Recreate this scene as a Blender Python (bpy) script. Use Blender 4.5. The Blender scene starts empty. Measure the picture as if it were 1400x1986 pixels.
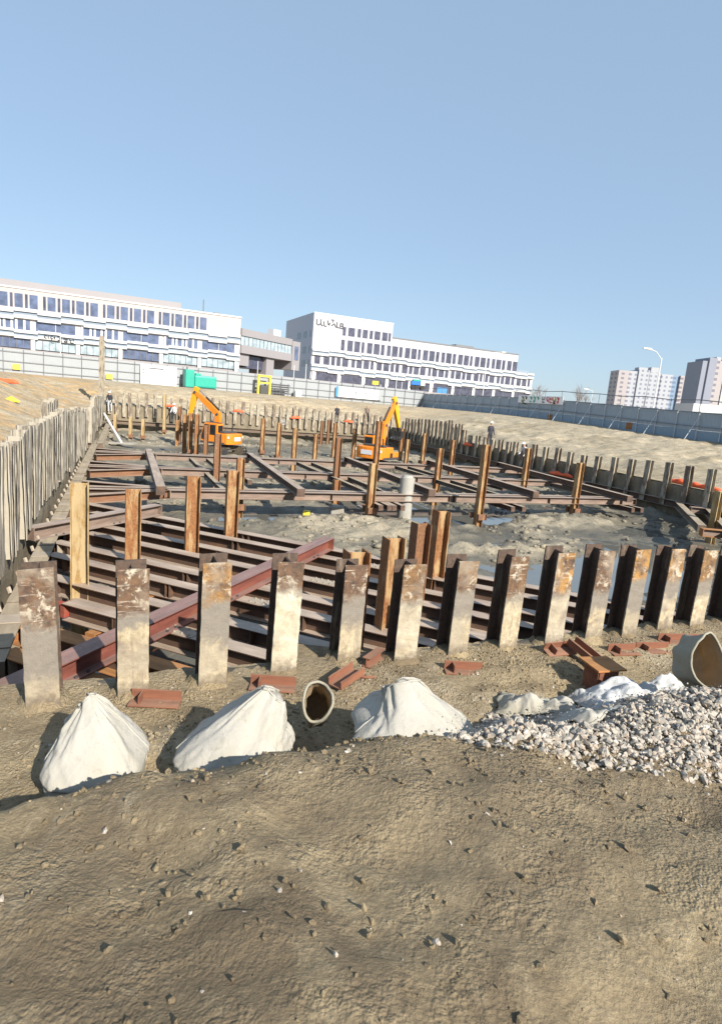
import bpy, math, random
from mathutils import Vector, Matrix, noise
random.seed(7)
R = math.radians
C = bpy.context.scene.collection
SC = bpy.context.scene
# ------------------------------------------------------------------ camera, world, sun, exposure
F = 1150.0; CX, CY = 700.0, 993.0; EYE = 3.2
PITCH = math.atan(215 / 1150.0); ROLL = math.atan(0.086)
fw = Vector((0, math.cos(PITCH), -math.sin(PITCH)))
r0 = Vector((1, 0, 0)); u0 = Vector((0, math.sin(PITCH), math.cos(PITCH)))
cr = r0 * math.cos(ROLL) + u0 * math.sin(ROLL)
cu = u0 * math.cos(ROLL) - r0 * math.sin(ROLL)
cam = bpy.data.cameras.new('camera'); cam.sensor_fit = 'HORIZONTAL'; cam.sensor_width = 36
cam.lens = 36 * F / 1400; cam.clip_start = 0.05; cam.clip_end = 9000
co = bpy.data.objects.new('camera', cam); C.objects.link(co)
mw = Matrix((cr, cu, -fw)).transposed().to_4x4(); mw.translation = Vector((0, 0, EYE))
co.matrix_world = mw; SC.camera = co
SUN_EL, SUN_AZ = R(32), math.atan2(0.62, -0.78)     # azimuth from +Y towards +X
sd = Vector((math.sin(SUN_AZ) * math.cos(SUN_EL), math.cos(SUN_AZ) * math.cos(SUN_EL), math.sin(SUN_EL)))
w = bpy.data.worlds.new('World'); SC.world = w; w.use_nodes = True
nt = w.node_tree; bg = nt.nodes['Background']; sky = nt.nodes.new('ShaderNodeTexSky')
sky.sky_type = 'NISHITA'; sky.sun_disc = False; sky.sun_elevation = SUN_EL; sky.sun_rotation = SUN_AZ
sky.air_density = 1.0; sky.dust_density = 0.7; sky.ozone_density = 1.8
mx = nt.nodes.new('ShaderNodeMix'); mx.data_type = 'RGBA'; mx.inputs[0].default_value = 0.72       # thin even winter haze over the clear sky
nt.links.new(sky.outputs[0], mx.inputs[6]); mx.inputs[7].default_value = (1.72, 2.38, 3.2, 1)
nt.links.new(mx.outputs[2], bg.inputs[0]); bg.inputs[1].default_value = 0.13
sl = bpy.data.lights.new('sun', 'SUN'); sl.energy = 5.0; sl.angle = R(0.5); sl.color = (1, 0.93, 0.82)
so = bpy.data.objects.new('sun', sl); C.objects.link(so); so.rotation_euler = sd.to_track_quat('Z', 'Y').to_euler()
so.location = (30, -30, 60)
SC.view_settings.view_transform = 'Standard'; SC.view_settings.look = 'None'
SC.view_settings.exposure = 0.78; SC.view_settings.gamma = 1

# ------------------------------------------------------------------ frame of the pit
A0 = R(23.5); E1 = Vector((math.cos(A0), math.sin(A0), 0)); E2 = Vector((-math.sin(A0), math.cos(A0), 0))
def W(u, v, z=0): return E1 * u + E2 * v + Vector((0, 0, z))
def UV(p): return p.x * E1.x + p.y * E1.y, p.x * E2.x + p.y * E2.y
def ray(px, py): return fw + cr * ((px - CX) / F) - cu * ((py - CY) / F)
def G(px, py, z):                     # the point of height z seen at a photograph pixel
    d = ray(px, py); return Vector((0, 0, EYE)) + d * ((z - EYE) / d.z)
def ATY(px, py, Y):
    d = ray(px, py); return Vector((0, 0, EYE)) + d * (Y / d.y)
def PROJ(p):
    q = p - Vector((0, 0, EYE)); k = q.dot(fw); return CX + F * q.dot(cr) / k, CY - F * q.dot(cu) / k
def TOPZ(p, py):                      # height of the point above p that shows at row py
    lo, hi = -3.0, 40.0
    for _ in range(40):
        m = (lo + hi) / 2
        if PROJ(Vector((p.x, p.y, m)))[1] > py: lo = m
        else: hi = m
    return lo
def ONLINE(px, p0, p1, z=0):          # where the vertical line at column px crosses a plan line (searched at height z)
    best = None
    for i in range(2001):
        t = i / 2000; p = p0.lerp(p1, t); p = Vector((p.x, p.y, z)); e = abs(PROJ(p)[0] - px)
        if best is None or e < best[0]: best = (e, p)
    return best[1]
def fbm(p, s, o=4, h=0.9): return noise.fractal(Vector((p[0] * s, p[1] * s, p[2] * s if len(p) > 2 else 0.0)), h, 2.1, o)
def sm(a, b, x):
    t = min(1, max(0, (x - a) / (b - a))); return t * t * (3 - 2 * t)
def lerp(a, b, t): return a + (b - a) * t
def piece(x, pts):
    if x <= pts[0][0]: return pts[0][1]
    for (a, b), (c, d) in zip(pts, pts[1:]):
        if x <= c: return lerp(b, d, (x - a) / (c - a))
    return pts[-1][1]
ONES = ['', 'first', 'second', 'third', 'fourth', 'fifth', 'sixth', 'seventh', 'eighth', 'ninth', 'tenth', 'eleventh', 'twelfth', 'thirteenth', 'fourteenth', 'fifteenth', 'sixteenth', 'seventeenth', 'eighteenth', 'nineteenth']
TENS = ['', '', 'twent', 'thirt', 'fort', 'fift']
def nth(n):
    if n < 20: return ONES[n]
    t = TENS[n // 10]
    return t + 'ieth' if n % 10 == 0 else t + 'y-' + ONES[n % 10]

# ------------------------------------------------------------------ mesh helpers
class MB:
    def __init__(s): s.v = []; s.f = []
    def add(s, vs, fs):
        n = len(s.v); s.v += [tuple(x) for x in vs]; s.f += [tuple(i + n for i in q) for q in fs]; return s
    def box(s, x0, x1, y0, y1, z0, z1):
        return s.add([(x0, y0, z0), (x1, y0, z0), (x1, y1, z0), (x0, y1, z0), (x0, y0, z1), (x1, y0, z1), (x1, y1, z1), (x0, y1, z1)],
                     [(0, 3, 2, 1), (4, 5, 6, 7), (0, 1, 5, 4), (1, 2, 6, 5), (2, 3, 7, 6), (3, 0, 4, 7)])
    def bar(s, p0, p1, wd, ht, up=(0, 0, 1), seg=1, jit=0.0):
        p0, p1 = Vector(p0), Vector(p1); d = (p1 - p0).normalized(); up = Vector(up)
        sx = d.cross(up)
        if sx.length < 1e-4: sx = d.cross(Vector((1, 0, 0)))
        sx.normalize(); uz = sx.cross(d).normalized(); vs = []; fs = []
        for i in range(seg + 1):
            c = p0.lerp(p1, i / seg)
            for a, b in ((-1, -1), (1, -1), (1, 1), (-1, 1)):
                q = c + sx * (a * wd / 2) + uz * (b * ht / 2)
                if jit: q = q + Vector((random.uniform(-jit, jit), random.uniform(-jit, jit), random.uniform(-jit, jit)))
                vs.append(q)
        for i in range(seg):
            for k in range(4):
                a = i * 4 + k; b = i * 4 + (k + 1) % 4; fs.append((a, b, b + 4, a + 4))
        fs += [(3, 2, 1, 0), tuple(seg * 4 + k for k in range(4))]
        return s.add(vs, fs)
    def tube(s, pts, rad, n=8, cap=True):
        pts = [Vector(p) for p in pts]; vs = []; fs = []
        for i, p in enumerate(pts):
            d = (pts[min(i + 1, len(pts) - 1)] - pts[max(i - 1, 0)]).normalized()
            a = d.cross(Vector((0, 0, 1)));
            if a.length < 1e-3: a = d.cross(Vector((1, 0, 0)))
            a.normalize(); b = d.cross(a); rr = rad[i] if isinstance(rad, (list, tuple)) else rad
            for k in range(n):
                t = 2 * math.pi * k / n; vs.append(p + a * (rr * math.cos(t)) + b * (rr * math.sin(t)))
        for i in range(len(pts) - 1):
            for k in range(n):
                fs.append((i * n + k, i * n + (k + 1) % n, (i + 1) * n + (k + 1) % n, (i + 1) * n + k))
        if cap: fs += [tuple(range(n - 1, -1, -1)), tuple((len(pts) - 1) * n + k for k in range(n))]
        return s.add(vs, fs)
    def prism(s, poly, y0, y1, ax=1):         # a polygon in (x, z) given thickness along y (ax = 1) or in (x, y) along z (ax = 2)
        n = len(poly)
        P = (lambda a, b, t: (a, t, b)) if ax == 1 else (lambda a, b, t: (a, b, t))
        vs = [P(a, b, y0) for a, b in poly] + [P(a, b, y1) for a, b in poly]
        fs = [tuple(range(n)), tuple(range(2 * n - 1, n - 1, -1))] + [(i, i + n, (i + 1) % n + n, (i + 1) % n) for i in range(n)]
        return s.add(vs, fs)
    def build(s, name, m, parent=None, smooth=False, bevel=0.0, sub=0):
        me = bpy.data.meshes.new(name); me.from_pydata(s.v, [], s.f)
        if m: me.materials.append(m)
        if smooth: me.polygons.foreach_set('use_smooth', [True] * len(me.polygons))
        o = bpy.data.objects.new(name, me); C.objects.link(o)
        if parent: o.parent = parent
        if bevel:
            b = o.modifiers.new('bevel', 'BEVEL'); b.width = bevel; b.segments = 2; b.limit_method = 'ANGLE'; b.angle_limit = R(40)
        if sub: q = o.modifiers.new('sub', 'SUBSURF'); q.levels = q.render_levels = sub
        import bmesh
        bm = bmesh.new(); bm.from_mesh(me); bmesh.ops.recalc_face_normals(bm, faces=bm.faces); bm.to_mesh(me); bm.free()
        return o
def tag(o, label=None, cat=None, group=None, kind=None):
    if label: o['label'] = label
    if cat: o['category'] = cat
    if group: o['group'] = group
    if kind: o['kind'] = kind
    elif label and 'kind' not in o.keys(): o['kind'] = 'thing'
    return o
def thing(name, label, cat, loc=(0, 0, 0), rz=0.0, group=None, mat=None):
    o = bpy.data.objects.new(name, None); C.objects.link(o); o.empty_display_size = 0.2
    o.location = loc; o.rotation_euler = (0, 0, rz)
    if mat is not None: o.matrix_world = mat
    return tag(o, label, cat, group)
def frame(p0, p1, up=(0, 0, 1)):              # matrix with x along p0->p1, z near up
    x = (Vector(p1) - Vector(p0)).normalized(); y = Vector(up).cross(x).normalized(); z = x.cross(y)
    m = Matrix((x, y, z)).transposed().to_4x4(); m.translation = Vector(p0); return m

# ------------------------------------------------------------------ materials
class NT:
    def __init__(s, name):
        s.m = bpy.data.materials.new(name); s.m.use_nodes = True; s.t = s.m.node_tree
        s.b = s.t.nodes['Principled BSDF']; s.out = s.t.nodes['Material Output']
    def n(s, typ, **kw):
        x = s.t.nodes.new('ShaderNode' + typ)
        for k, v in kw.items():
            if k.startswith('i_'):
                key = k[2:]; key = int(key) if key.isdigit() else key
                s.set(x.inputs[key], v)
            else: setattr(x, k, v)
        return x
    def set(s, inp, v):
        if isinstance(v, bpy.types.NodeSocket): s.t.links.new(v, inp)
        elif isinstance(v, (tuple, list)) and len(v) == 3 and inp.type == 'RGBA': inp.default_value = (*v, 1)
        else: inp.default_value = v
    def coord(s, k='Object'): return s.n('TexCoord').outputs[k]
    def pos(s): return s.n('NewGeometry').outputs['Position']
    def map(s, vec, scale=(1, 1, 1), loc=(0, 0, 0)):
        return s.n('Mapping', i_Vector=vec, i_Scale=Vector(scale), i_Location=Vector(loc)).outputs[0]
    def noise(s, vec, scale, detail=6, rough=0.6, dist=0.0):
        return s.n('TexNoise', i_Vector=vec, i_Scale=scale, i_Detail=detail, i_Roughness=rough, i_Distortion=dist).outputs['Fac']
    def ramp(s, fac, stops, interp='LINEAR'):
        x = s.n('ValToRGB'); x.color_ramp.interpolation = interp; e = x.color_ramp.elements
        while len(e) < len(stops): e.new(0.5)
        for i, (p, c) in enumerate(stops):
            e[i].position = p; e[i].color = (*c, 1) if isinstance(c, (tuple, list)) else (c, c, c, 1)
        s.set(x.inputs[0], fac); return x.outputs[0]
    def mix(s, fac, a, b, mode='MIX'):
        x = s.n('Mix', data_type='RGBA', blend_type=mode)
        s.set(x.inputs[0], fac); s.set(x.inputs[6], a); s.set(x.inputs[7], b); return x.outputs[2]
    def math(s, op, a, b=0.0, c=None, clamp=False):
        x = s.n('Math', operation=op, use_clamp=clamp); s.set(x.inputs[0], a); s.set(x.inputs[1], b)
        if c is not None: s.set(x.inputs[2], c)
        return x.outputs[0]
    def sep(s, v): return s.n('SeparateXYZ', i_0=v).outputs
    def rnd(s): return s.n('ObjectInfo').outputs['Random']
    def upness(s): return s.sep(s.n('NewGeometry').outputs['Normal'])[2]
    def done(s, col=None, rough=0.8, bump=None, bs=0.3, bd=0.02, metal=0.0, spec=None, nrm=None):
        if col is not None: s.set(s.b.inputs['Base Color'], col)
        s.set(s.b.inputs['Roughness'], rough); s.set(s.b.inputs['Metallic'], metal)
        if spec is not None: s.set(s.b.inputs['Specular IOR Level'], spec)
        if bump is not None:
            q = s.n('Bump', i_Strength=bs, i_Distance=bd); s.set(q.inputs['Height'], bump)
            if nrm: s.set(q.inputs['Normal'], nrm)
            s.t.links.new(q.outputs[0], s.b.inputs['Normal'])
        return s.m
def plain(name, col, rough=0.6, var=0.15, scale=3.0, metal=0.0, spec=None, dirt=None):
    s = NT(name); v = s.coord(); n = s.noise(v, scale, 5); n2 = s.noise(v, scale * 9, 4)
    a = tuple(c * (1 - var) for c in col); b = tuple(min(1, c * (1 + var)) for c in col)
    c = s.mix(n, a, b)
    if dirt: c = s.mix(s.ramp(s.noise(v, scale * 0.7, 7, 0.7), [(0.5, 0.0), (0.72, 0.75)]), c, dirt)
    return s.done(c, s.math('MULTIPLY_ADD', n2, 0.2, rough - 0.1), n2, 0.12, 0.01, metal, spec)

def m_pile():                                  # mud caked steel of the front piles: rusty head, wet middle, dried mud below
    s = NT('mud_caked_steel'); v = s.coord(); z = s.sep(v)[2]; oi = s.n('ObjectInfo'); r = oi.outputs['Random']; ch = s.n('SeparateColor', i_0=oi.outputs['Color']).outputs; cream = oi.outputs['Alpha']
    vo = s.n('VectorMath', operation='ADD', i_0=v); s.set(vo.inputs[1], s.n('CombineXYZ', i_0=s.math('MULTIPLY', r, 37.0), i_1=s.math('MULTIPLY', r, 11.0)).outputs[0]); v = vo.outputs[0]
    n1 = s.noise(v, 3.2, 8, 0.66, 0.4); n2 = s.noise(v, 14, 8, 0.7); n3 = s.noise(s.map(v, (1, 1, 0.35)), 34, 6, 0.7)
    rust = s.mix(s.ramp(n2, [(0.35, 0.0), (0.65, 1.0)]), (0.045, 0.03, 0.024), (0.15, 0.085, 0.05))
    rust = s.mix(s.math('MULTIPLY', s.ramp(s.noise(v, 5, 6, 0.7), [(0.4, 0.0), (0.6, 1.0)]), ch[2]), rust, (0.36, 0.19, 0.05))
    # pale diagonal scratches left by the driving hammer
    rt = s.n('Mapping', i_Vector=v, i_Rotation=Vector((0, R(28), 0)), i_Scale=Vector((2.2, 2.2, 30))).outputs[0]
    scm = s.math('MULTIPLY', s.ramp(s.noise(rt, 1.6, 4, 0.6, 0.3), [(0.6, 0.0), (0.68, 0.9)]), s.ramp(n1, [(0.4, 0.0), (0.56, 0.9)]))
    head = s.mix(scm, rust, (0.55, 0.49, 0.42))
    head = s.mix(s.ramp(s.noise(v, 6.5, 8, 0.75, 0.5), [(0.53, 0.0), (0.62, 0.85)]), head, (0.52, 0.46, 0.36))
    head = s.mix(s.ramp(s.noise(v, 2.4, 5, 0.6), [(0.5, 0.0), (0.66, 0.9)]), head, (0.27, 0.22, 0.165))
    wet = s.mix(n2, (0.13, 0.115, 0.095), (0.27, 0.235, 0.19))
    mud = s.mix(s.ramp(n2, [(0.3, 0.0), (0.7, 1.0)]), (0.25, 0.195, 0.115), (0.52, 0.435, 0.29))
    mud = s.mix(s.ramp(n3, [(0.58, 0.0), (0.68, 0.8)]), mud, (0.16, 0.125, 0.085))
    mud = s.mix(s.ramp(s.noise(v, 8, 9, 0.78, 0.8), [(0.5, 0.0), (0.6, 0.65)]), mud, (0.24, 0.185, 0.115))
    mud = s.mix(s.ramp(s.noise(v, 2.2, 4, 0.5, 0.6), [(0.56, 0.0), (0.62, 0.9)]), mud, (0.17, 0.13, 0.1))
    zz = s.math('ADD', z, s.math('MULTIPLY_ADD', n1, 0.5, -0.25)); zz = s.math('ADD', zz, s.math('MULTIPLY_ADD', r, 0.5, -0.3))
    drip = s.noise(s.map(v, (9, 9, 0.7)), 2.2, 6, 0.65, 0.2)
    mud = s.mix(s.ramp(drip, [(0.55, 0.0), (0.66, 0.75)]), mud, (0.19, 0.145, 0.095))
    mud = s.mix(s.ramp(s.noise(v, 1.7, 5, 0.6), [(0.44, 0.0), (0.56, 0.8)]), mud, s.mix(n2, (0.2, 0.165, 0.12), (0.36, 0.31, 0.23)))
    mud = s.mix(s.math('MULTIPLY', cream, s.ramp(n1, [(0.3, 1.0), (0.62, 0.25)])), mud, s.mix(n2, (0.4, 0.36, 0.28), (0.68, 0.62, 0.5)))
    hz = s.math('MULTIPLY', ch[0], 2.0)
    rag = s.math('MULTIPLY_ADD', s.noise(v, 3.2, 9, 0.78, 0.6), 0.8, -0.4)
    c = s.mix(s.ramp(s.math('ADD', s.math('SUBTRACT', z, s.math('SUBTRACT', hz, ch[1])), rag), [(0.0, 0.0), (0.12, 1.0)]), mud, wet)
    hb = s.math('ADD', s.math('SUBTRACT', z, hz), s.math('MULTIPLY', rag, 0.45))
    c = s.mix(s.ramp(hb, [(-0.02, 0.0), (0.1, 1.0)]), c, head)
    c = s.mix(s.ramp(s.math('ADD', z, s.math('MULTIPLY', n2, 0.3)), [(0.2, 0.75), (0.34, 0.0)]), c, (0.12, 0.095, 0.07))
    return s.done(c, s.ramp(n2, [(0.3, 0.62), (0.7, 0.95)]), s.math('ADD', n2, s.math('MULTIPLY', n3, 0.5)), 0.55, 0.02)
def m_rust(name, a, b, mud, mudamt=0.5, stretch=0.22):       # rolled steel, rust and dried slurry in vertical runs
    s = NT(name); v = s.coord(); r = s.rnd()
    vo = s.n('VectorMath', operation='ADD', i_0=v); s.set(vo.inputs[1], s.n('CombineXYZ', i_0=s.math('MULTIPLY', r, 53.0), i_2=s.math('MULTIPLY', r, 19.0)).outputs[0]); v = vo.outputs[0]
    vs = s.map(v, (1, 1, stretch)); n1 = s.noise(vs, 7, 8, 0.65, 0.3); n2 = s.noise(v, 22, 7, 0.7); n3 = s.noise(vs, 16, 6, 0.7)
    c = s.mix(s.ramp(n2, [(0.35, 0.0), (0.68, 1.0)]), a, b)
    k = s.math('ADD', n1, s.math('MULTIPLY_ADD', r, 0.12, -0.06))
    c = s.mix(s.ramp(k, [(0.62 - mudamt * 0.3, 0.0), (0.74 - mudamt * 0.3, 0.9)]), c, s.mix(n3, tuple(x * 0.75 for x in mud), mud))
    c = s.mix(s.ramp(n3, [(0.62, 0.0), (0.75, 0.8)]), c, tuple(x * 0.45 for x in a))
    return s.done(c, s.ramp(n2, [(0.3, 0.6), (0.7, 0.92)]), s.math('ADD', n2, n3), 0.35, 0.012)
def m_strut(name, body, dust, amt=0.8, rough=0.55):       # painted strut steel with pale site dust lying on its upper faces
    s = NT(name); v = s.coord(); r = s.rnd()
    vs = s.map(v, (0.16, 1, 1)); n1 = s.noise(vs, 6, 7, 0.65); n2 = s.noise(v, 18, 7, 0.7); n3 = s.noise(s.map(v, (0.5, 1, 1)), 2.2, 5, 0.6)
    c = s.mix(s.ramp(n1, [(0.35, 0.0), (0.7, 1.0)]), tuple(x * 0.65 for x in body), tuple(x * 1.35 for x in body))
    c = s.mix(s.ramp(n3, [(0.55, 0.0), (0.7, 0.6)]), c, (0.17, 0.085, 0.04))
    c = s.mix(s.ramp(n2, [(0.64, 0.0), (0.72, 0.5)]), c, (0.3, 0.25, 0.2))
    d = s.mix(s.ramp(n1, [(0.3, 0.0), (0.7, 1.0)]), tuple(x * 0.6 for x in dust), dust)
    d = s.mix(s.ramp(n2, [(0.55, 0.0), (0.75, 0.8)]), d, tuple(x * 0.45 for x in dust))
    f = s.math('MULTIPLY', s.ramp(s.upness(), [(0.6, 0.0), (0.8, 1.0)]), s.ramp(n3, [(0.2, amt), (0.75, amt * 0.55)]))
    return s.done(s.mix(f, c, d), s.ramp(n2, [(0.3, rough - 0.12), (0.7, rough + 0.25)]), n2, 0.2, 0.008)
def m_ground():
    s = NT('site_soil'); p = s.pos(); zone = s.n('Attribute', attribute_name='zone').outputs['Fac']; wet = s.n('Attribute', attribute_name='tint').outputs['Fac']
    n0 = s.noise(p, 0.22, 6, 0.6, 0.4); n1 = s.noise(p, 1.5, 9, 0.68); n2 = s.noise(p, 11, 9, 0.72); n3 = s.noise(p, 55, 5, 0.7)
    bench = s.mix(s.ramp(n1, [(0.3, 0.0), (0.7, 1.0)]), (0.225, 0.172, 0.1), (0.4, 0.318, 0.195))
    bench = s.mix(s.ramp(n2, [(0.52, 0.0), (0.68, 0.75)]), bench, (0.44, 0.36, 0.235))
    bench = s.mix(s.ramp(n0, [(0.45, 0.0), (0.62, 0.6)]), bench, (0.165, 0.128, 0.085))
    bench = s.mix(s.ramp(s.noise(p, 0.85, 7, 0.66, 0.9), [(0.5, 0.0), (0.62, 0.75)]), bench, (0.14, 0.105, 0.066))
    bench = s.mix(s.ramp(s.noise(s.map(p, (1, 1, 1), (7, 3, 0)), 0.6, 8, 0.7, 0.5), [(0.56, 0.0), (0.68, 0.6)]), bench, (0.42, 0.365, 0.27))
    bank = s.mix(s.ramp(n1, [(0.3, 0.0), (0.7, 1.0)]), (0.41, 0.35, 0.245), (0.6, 0.525, 0.395))
    bank = s.mix(s.ramp(n2, [(0.48, 0.0), (0.7, 0.75)]), bank, (0.25, 0.2, 0.13))
    bank = s.mix(s.ramp(n0, [(0.5, 0.0), (0.64, 0.55)]), bank, (0.29, 0.235, 0.15))
    bank = s.mix(s.math('MULTIPLY', wet, s.ramp(s.noise(p, 0.5, 6, 0.65), [(0.42, 0.0), (0.58, 0.9)])), bank, (0.55, 0.36, 0.17))
    sk = s.noise(s.n('Mapping', i_Vector=p, i_Rotation=Vector((0, 0, R(-52))), i_Scale=Vector((0.25, 1.6, 1))).outputs[0], 2.2, 8, 0.7, 0.3)
    bank = s.mix(s.ramp(sk, [(0.47, 0.0), (0.62, 0.6)]), bank, (0.22, 0.18, 0.12))
    c = s.mix(zone, bench, bank)
    c = s.mix(s.ramp(n3, [(0.66, 0.0), (0.74, 0.55)]), c, (0.44, 0.39, 0.3))
    v1 = s.n('TexVoronoi', i_Vector=p, i_Scale=26.0); v2 = s.n('TexVoronoi', i_Vector=p, i_Scale=61.0)
    cr = s.math('SUBTRACT', 0.9, s.math('ADD', s.math('MULTIPLY', v1.outputs['Distance'], 0.8), s.math('MULTIPLY', v2.outputs['Distance'], 0.5)))
    c = s.mix(s.ramp(cr, [(0.1, 0.35), (0.36, 0.0)]), c, (0.15, 0.115, 0.075))
    b0 = s.math('ADD', s.math('ADD', s.math('MULTIPLY', n1, 1.2), s.math('MULTIPLY', sk, zone)), s.math('ADD', s.math('MULTIPLY', n2, 0.8), s.math('MULTIPLY', n3, 0.25)))
    b = s.math('ADD', b0, s.math('MULTIPLY', s.math('MULTIPLY', cr, s.ramp(s.noise(p, 1.1, 6, 0.65, 0.8), [(0.42, 0.0), (0.6, 1.0)])), 0.7))
    return s.done(c, 0.93, b, 0.7, 0.08, spec=0.25)
def m_floor():
    s = NT('wet_mud'); p = s.pos(); z = s.sep(p)[2]
    n0 = s.noise(p, 0.25, 5, 0.6, 0.5); n1 = s.noise(p, 1.8, 9, 0.7, 0.3); n2 = s.noise(p, 9, 9, 0.75); n3 = s.noise(p, 38, 5, 0.7)
    c = s.mix(s.ramp(n1, [(0.3, 0.0), (0.7, 1.0)]), (0.19, 0.162, 0.116), (0.39, 0.34, 0.25))
    c = s.mix(s.ramp(n2, [(0.5, 0.0), (0.68, 0.8)]), c, (0.42, 0.375, 0.285))
    c = s.mix(s.ramp(n0, [(0.42, 0.0), (0.6, 0.9)]), c, (0.13, 0.12, 0.094))
    c = s.mix(s.ramp(s.noise(s.map(p, (1, 1, 1)), 3.2, 8, 0.75, 1.0), [(0.52, 0.0), (0.62, 0.7)]), c, (0.11, 0.097, 0.07))
    wet = s.ramp(s.math('ADD', s.math('ADD', z, 1.58), s.math('MULTIPLY', n1, -0.1)), [(0.0, 1.0), (0.11, 0.0)])
    wet2 = s.ramp(n0, [(0.46, 0.0), (0.6, 0.8)]); wt = s.math('MAXIMUM', wet, s.math('MULTIPLY', wet2, 0.6))
    c = s.mix(s.math('MULTIPLY', wet, 0.6), c, (0.075, 0.07, 0.055))
    b = s.math('ADD', n1, s.math('ADD', s.math('MULTIPLY', n2, 0.7), s.math('MULTIPLY', n3, 0.25)))
    return s.done(c, s.mix(wt, (0.88, 0.88, 0.88), (0.35, 0.35, 0.35)), b, 0.75, 0.08, spec=0.4)
def m_water():
    s = NT('muddy_water'); p = s.pos(); n = s.noise(s.map(p, (1, 1, 1)), 5, 3, 0.5)
    c = s.mix(s.noise(p, 0.6, 4), (0.10, 0.105, 0.095), (0.16, 0.16, 0.14))
    return s.done(c, 0.04, n, 0.05, 0.01, spec=0.6)
def m_wallsoil():
    s = NT('cut_soil_face'); p = s.pos(); n1 = s.noise(s.map(p, (1, 1, 0.4)), 2.2, 8, 0.68, 0.3); n2 = s.noise(p, 12, 8, 0.72)
    c = s.mix(s.ramp(n1, [(0.3, 0.0), (0.7, 1.0)]), (0.12, 0.1, 0.07), (0.27, 0.225, 0.155)); c = s.mix(s.ramp(n2, [(0.55, 0.0), (0.7, 0.6)]), c, (0.35, 0.3, 0.21))
    return s.done(c, 0.92, s.math('ADD', n1, n2), 0.7, 0.06)
def m_stone():
    s = NT('crushed_rubble'); p = s.coord(); vo = s.n('TexVoronoi', i_Vector=p, i_Scale=31.0); n = s.noise(p, 45, 5, 0.7)
    c = s.ramp(s.sep(vo.outputs['Color'])[0], [(0.0, (0.2, 0.19, 0.17)), (0.3, (0.36, 0.33, 0.285)), (0.55, (0.5, 0.455, 0.39)), (0.78, (0.4, 0.31, 0.235)), (1.0, (0.58, 0.55, 0.5))])
    return s.done(s.mix(s.ramp(n, [(0.35, 0.45), (0.65, 0.0)]), c, (0.17, 0.145, 0.11)), 0.93, n, 0.5, 0.01)
def m_cloth(name, col, dirt, amt=0.5):
    s = NT(name); v = s.coord(); n1 = s.noise(v, 2.6, 7, 0.65, 0.6); n2 = s.noise(v, 9, 6, 0.6, 1.2)
    wv = s.n('TexWave', i_Vector=v, i_Scale=95.0, i_Distortion=0.6); wv2 = s.n('TexWave', i_Vector=s.map(v, (1, 1, 1)), i_Scale=95.0, bands_direction='Z')
    c = s.mix(s.ramp(n1, [(0.5 - amt * 0.2, 0.0), (0.75 - amt * 0.1, amt)]), col, dirt)
    c = s.mix(s.ramp(n2, [(0.58, 0.0), (0.7, 0.35)]), c, tuple(x * 0.6 for x in dirt))
    c = s.mix(s.ramp(s.math('ADD', s.sep(v)[2], s.math('MULTIPLY', n1, 0.5)), [(0.3, 0.7), (0.48, 0.0)]), c, tuple(x * 0.8 for x in dirt))
    rg = s.n('TexNoise', i_Vector=s.map(v, (1, 1, 1.5)), i_Scale=2.4, i_Detail=7.0, i_Distortion=0.8); rg.noise_type = 'RIDGED_MULTIFRACTAL'
    b = s.math('ADD', s.math('ADD', s.math('MULTIPLY', n2, 0.8), s.math('MULTIPLY', rg.outputs['Fac'], 0.35)), s.math('MULTIPLY', s.math('ADD', wv.outputs['Fac'], wv2.outputs['Fac']), 0.04))
    return s.done(c, 0.85, b, 0.5, 0.04, spec=0.2)
def m_facade(name, col, var=0.06):
    s = NT(name); v = s.coord(); n = s.noise(v, 0.4, 5, 0.6); br = s.n('TexBrick', i_Vector=s.map(v, (1, 1, 1)), i_Scale=1.0)
    return s.done(s.mix(n, tuple(c * (1 - var) for c in col), tuple(min(1, c * (1 + var)) for c in col)), 0.6, n, 0.05, 0.02)
def m_glass(name, col, rough=0.12):
    s = NT(name); v = s.coord(); n = s.noise(v, 0.7, 3, 0.5)
    c = s.mix(s.ramp(n, [(0.35, 0.0), (0.65, 1.0)]), tuple(x * 0.55 for x in col), col)
    return s.done(c, rough, spec=0.6)
def m_tower(name, wall, pane, sx, sz):          # far flats: window grid as surface pattern
    s = NT(name); v = s.coord('Generated'); v = s.coord('Object'); x, y, z = s.sep(v)
    fx = s.math('FRACT', s.math('DIVIDE', s.math('ADD', x, s.math('MULTIPLY', y, 0.7)), sx)); fz = s.math('FRACT', s.math('DIVIDE', z, sz))
    a = s.math('MULTIPLY', s.math('GREATER_THAN', fx, 0.3), s.math('LESS_THAN', fx, 0.72)); b = s.math('MULTIPLY', s.math('GREATER_THAN', fz, 0.3), s.math('LESS_THAN', fz, 0.78))
    return s.done(s.mix(s.math('MULTIPLY', a, b), wall, pane), 0.6)
def m_corr(name, col, pitch=0.25, var=0.1):
    s = NT(name); v = s.coord(); n = s.noise(v, 0.8, 5, 0.6); n2 = s.noise(s.map(v, (3, 3, 0.3)), 4, 5)
    wv = s.n('TexWave', i_Vector=v, i_Scale=0.314 / pitch, bands_direction='X')
    c = s.mix(n, tuple(q * (1 - var) for q in col), tuple(min(1, q * (1 + var)) for q in col))
    c = s.mix(s.ramp(n2, [(0.6, 0.0), (0.8, 0.4)]), c, (0.35, 0.31, 0.25))
    return s.done(c, 0.5, wv.outputs['Fac'], 0.5, 0.03)
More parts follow.
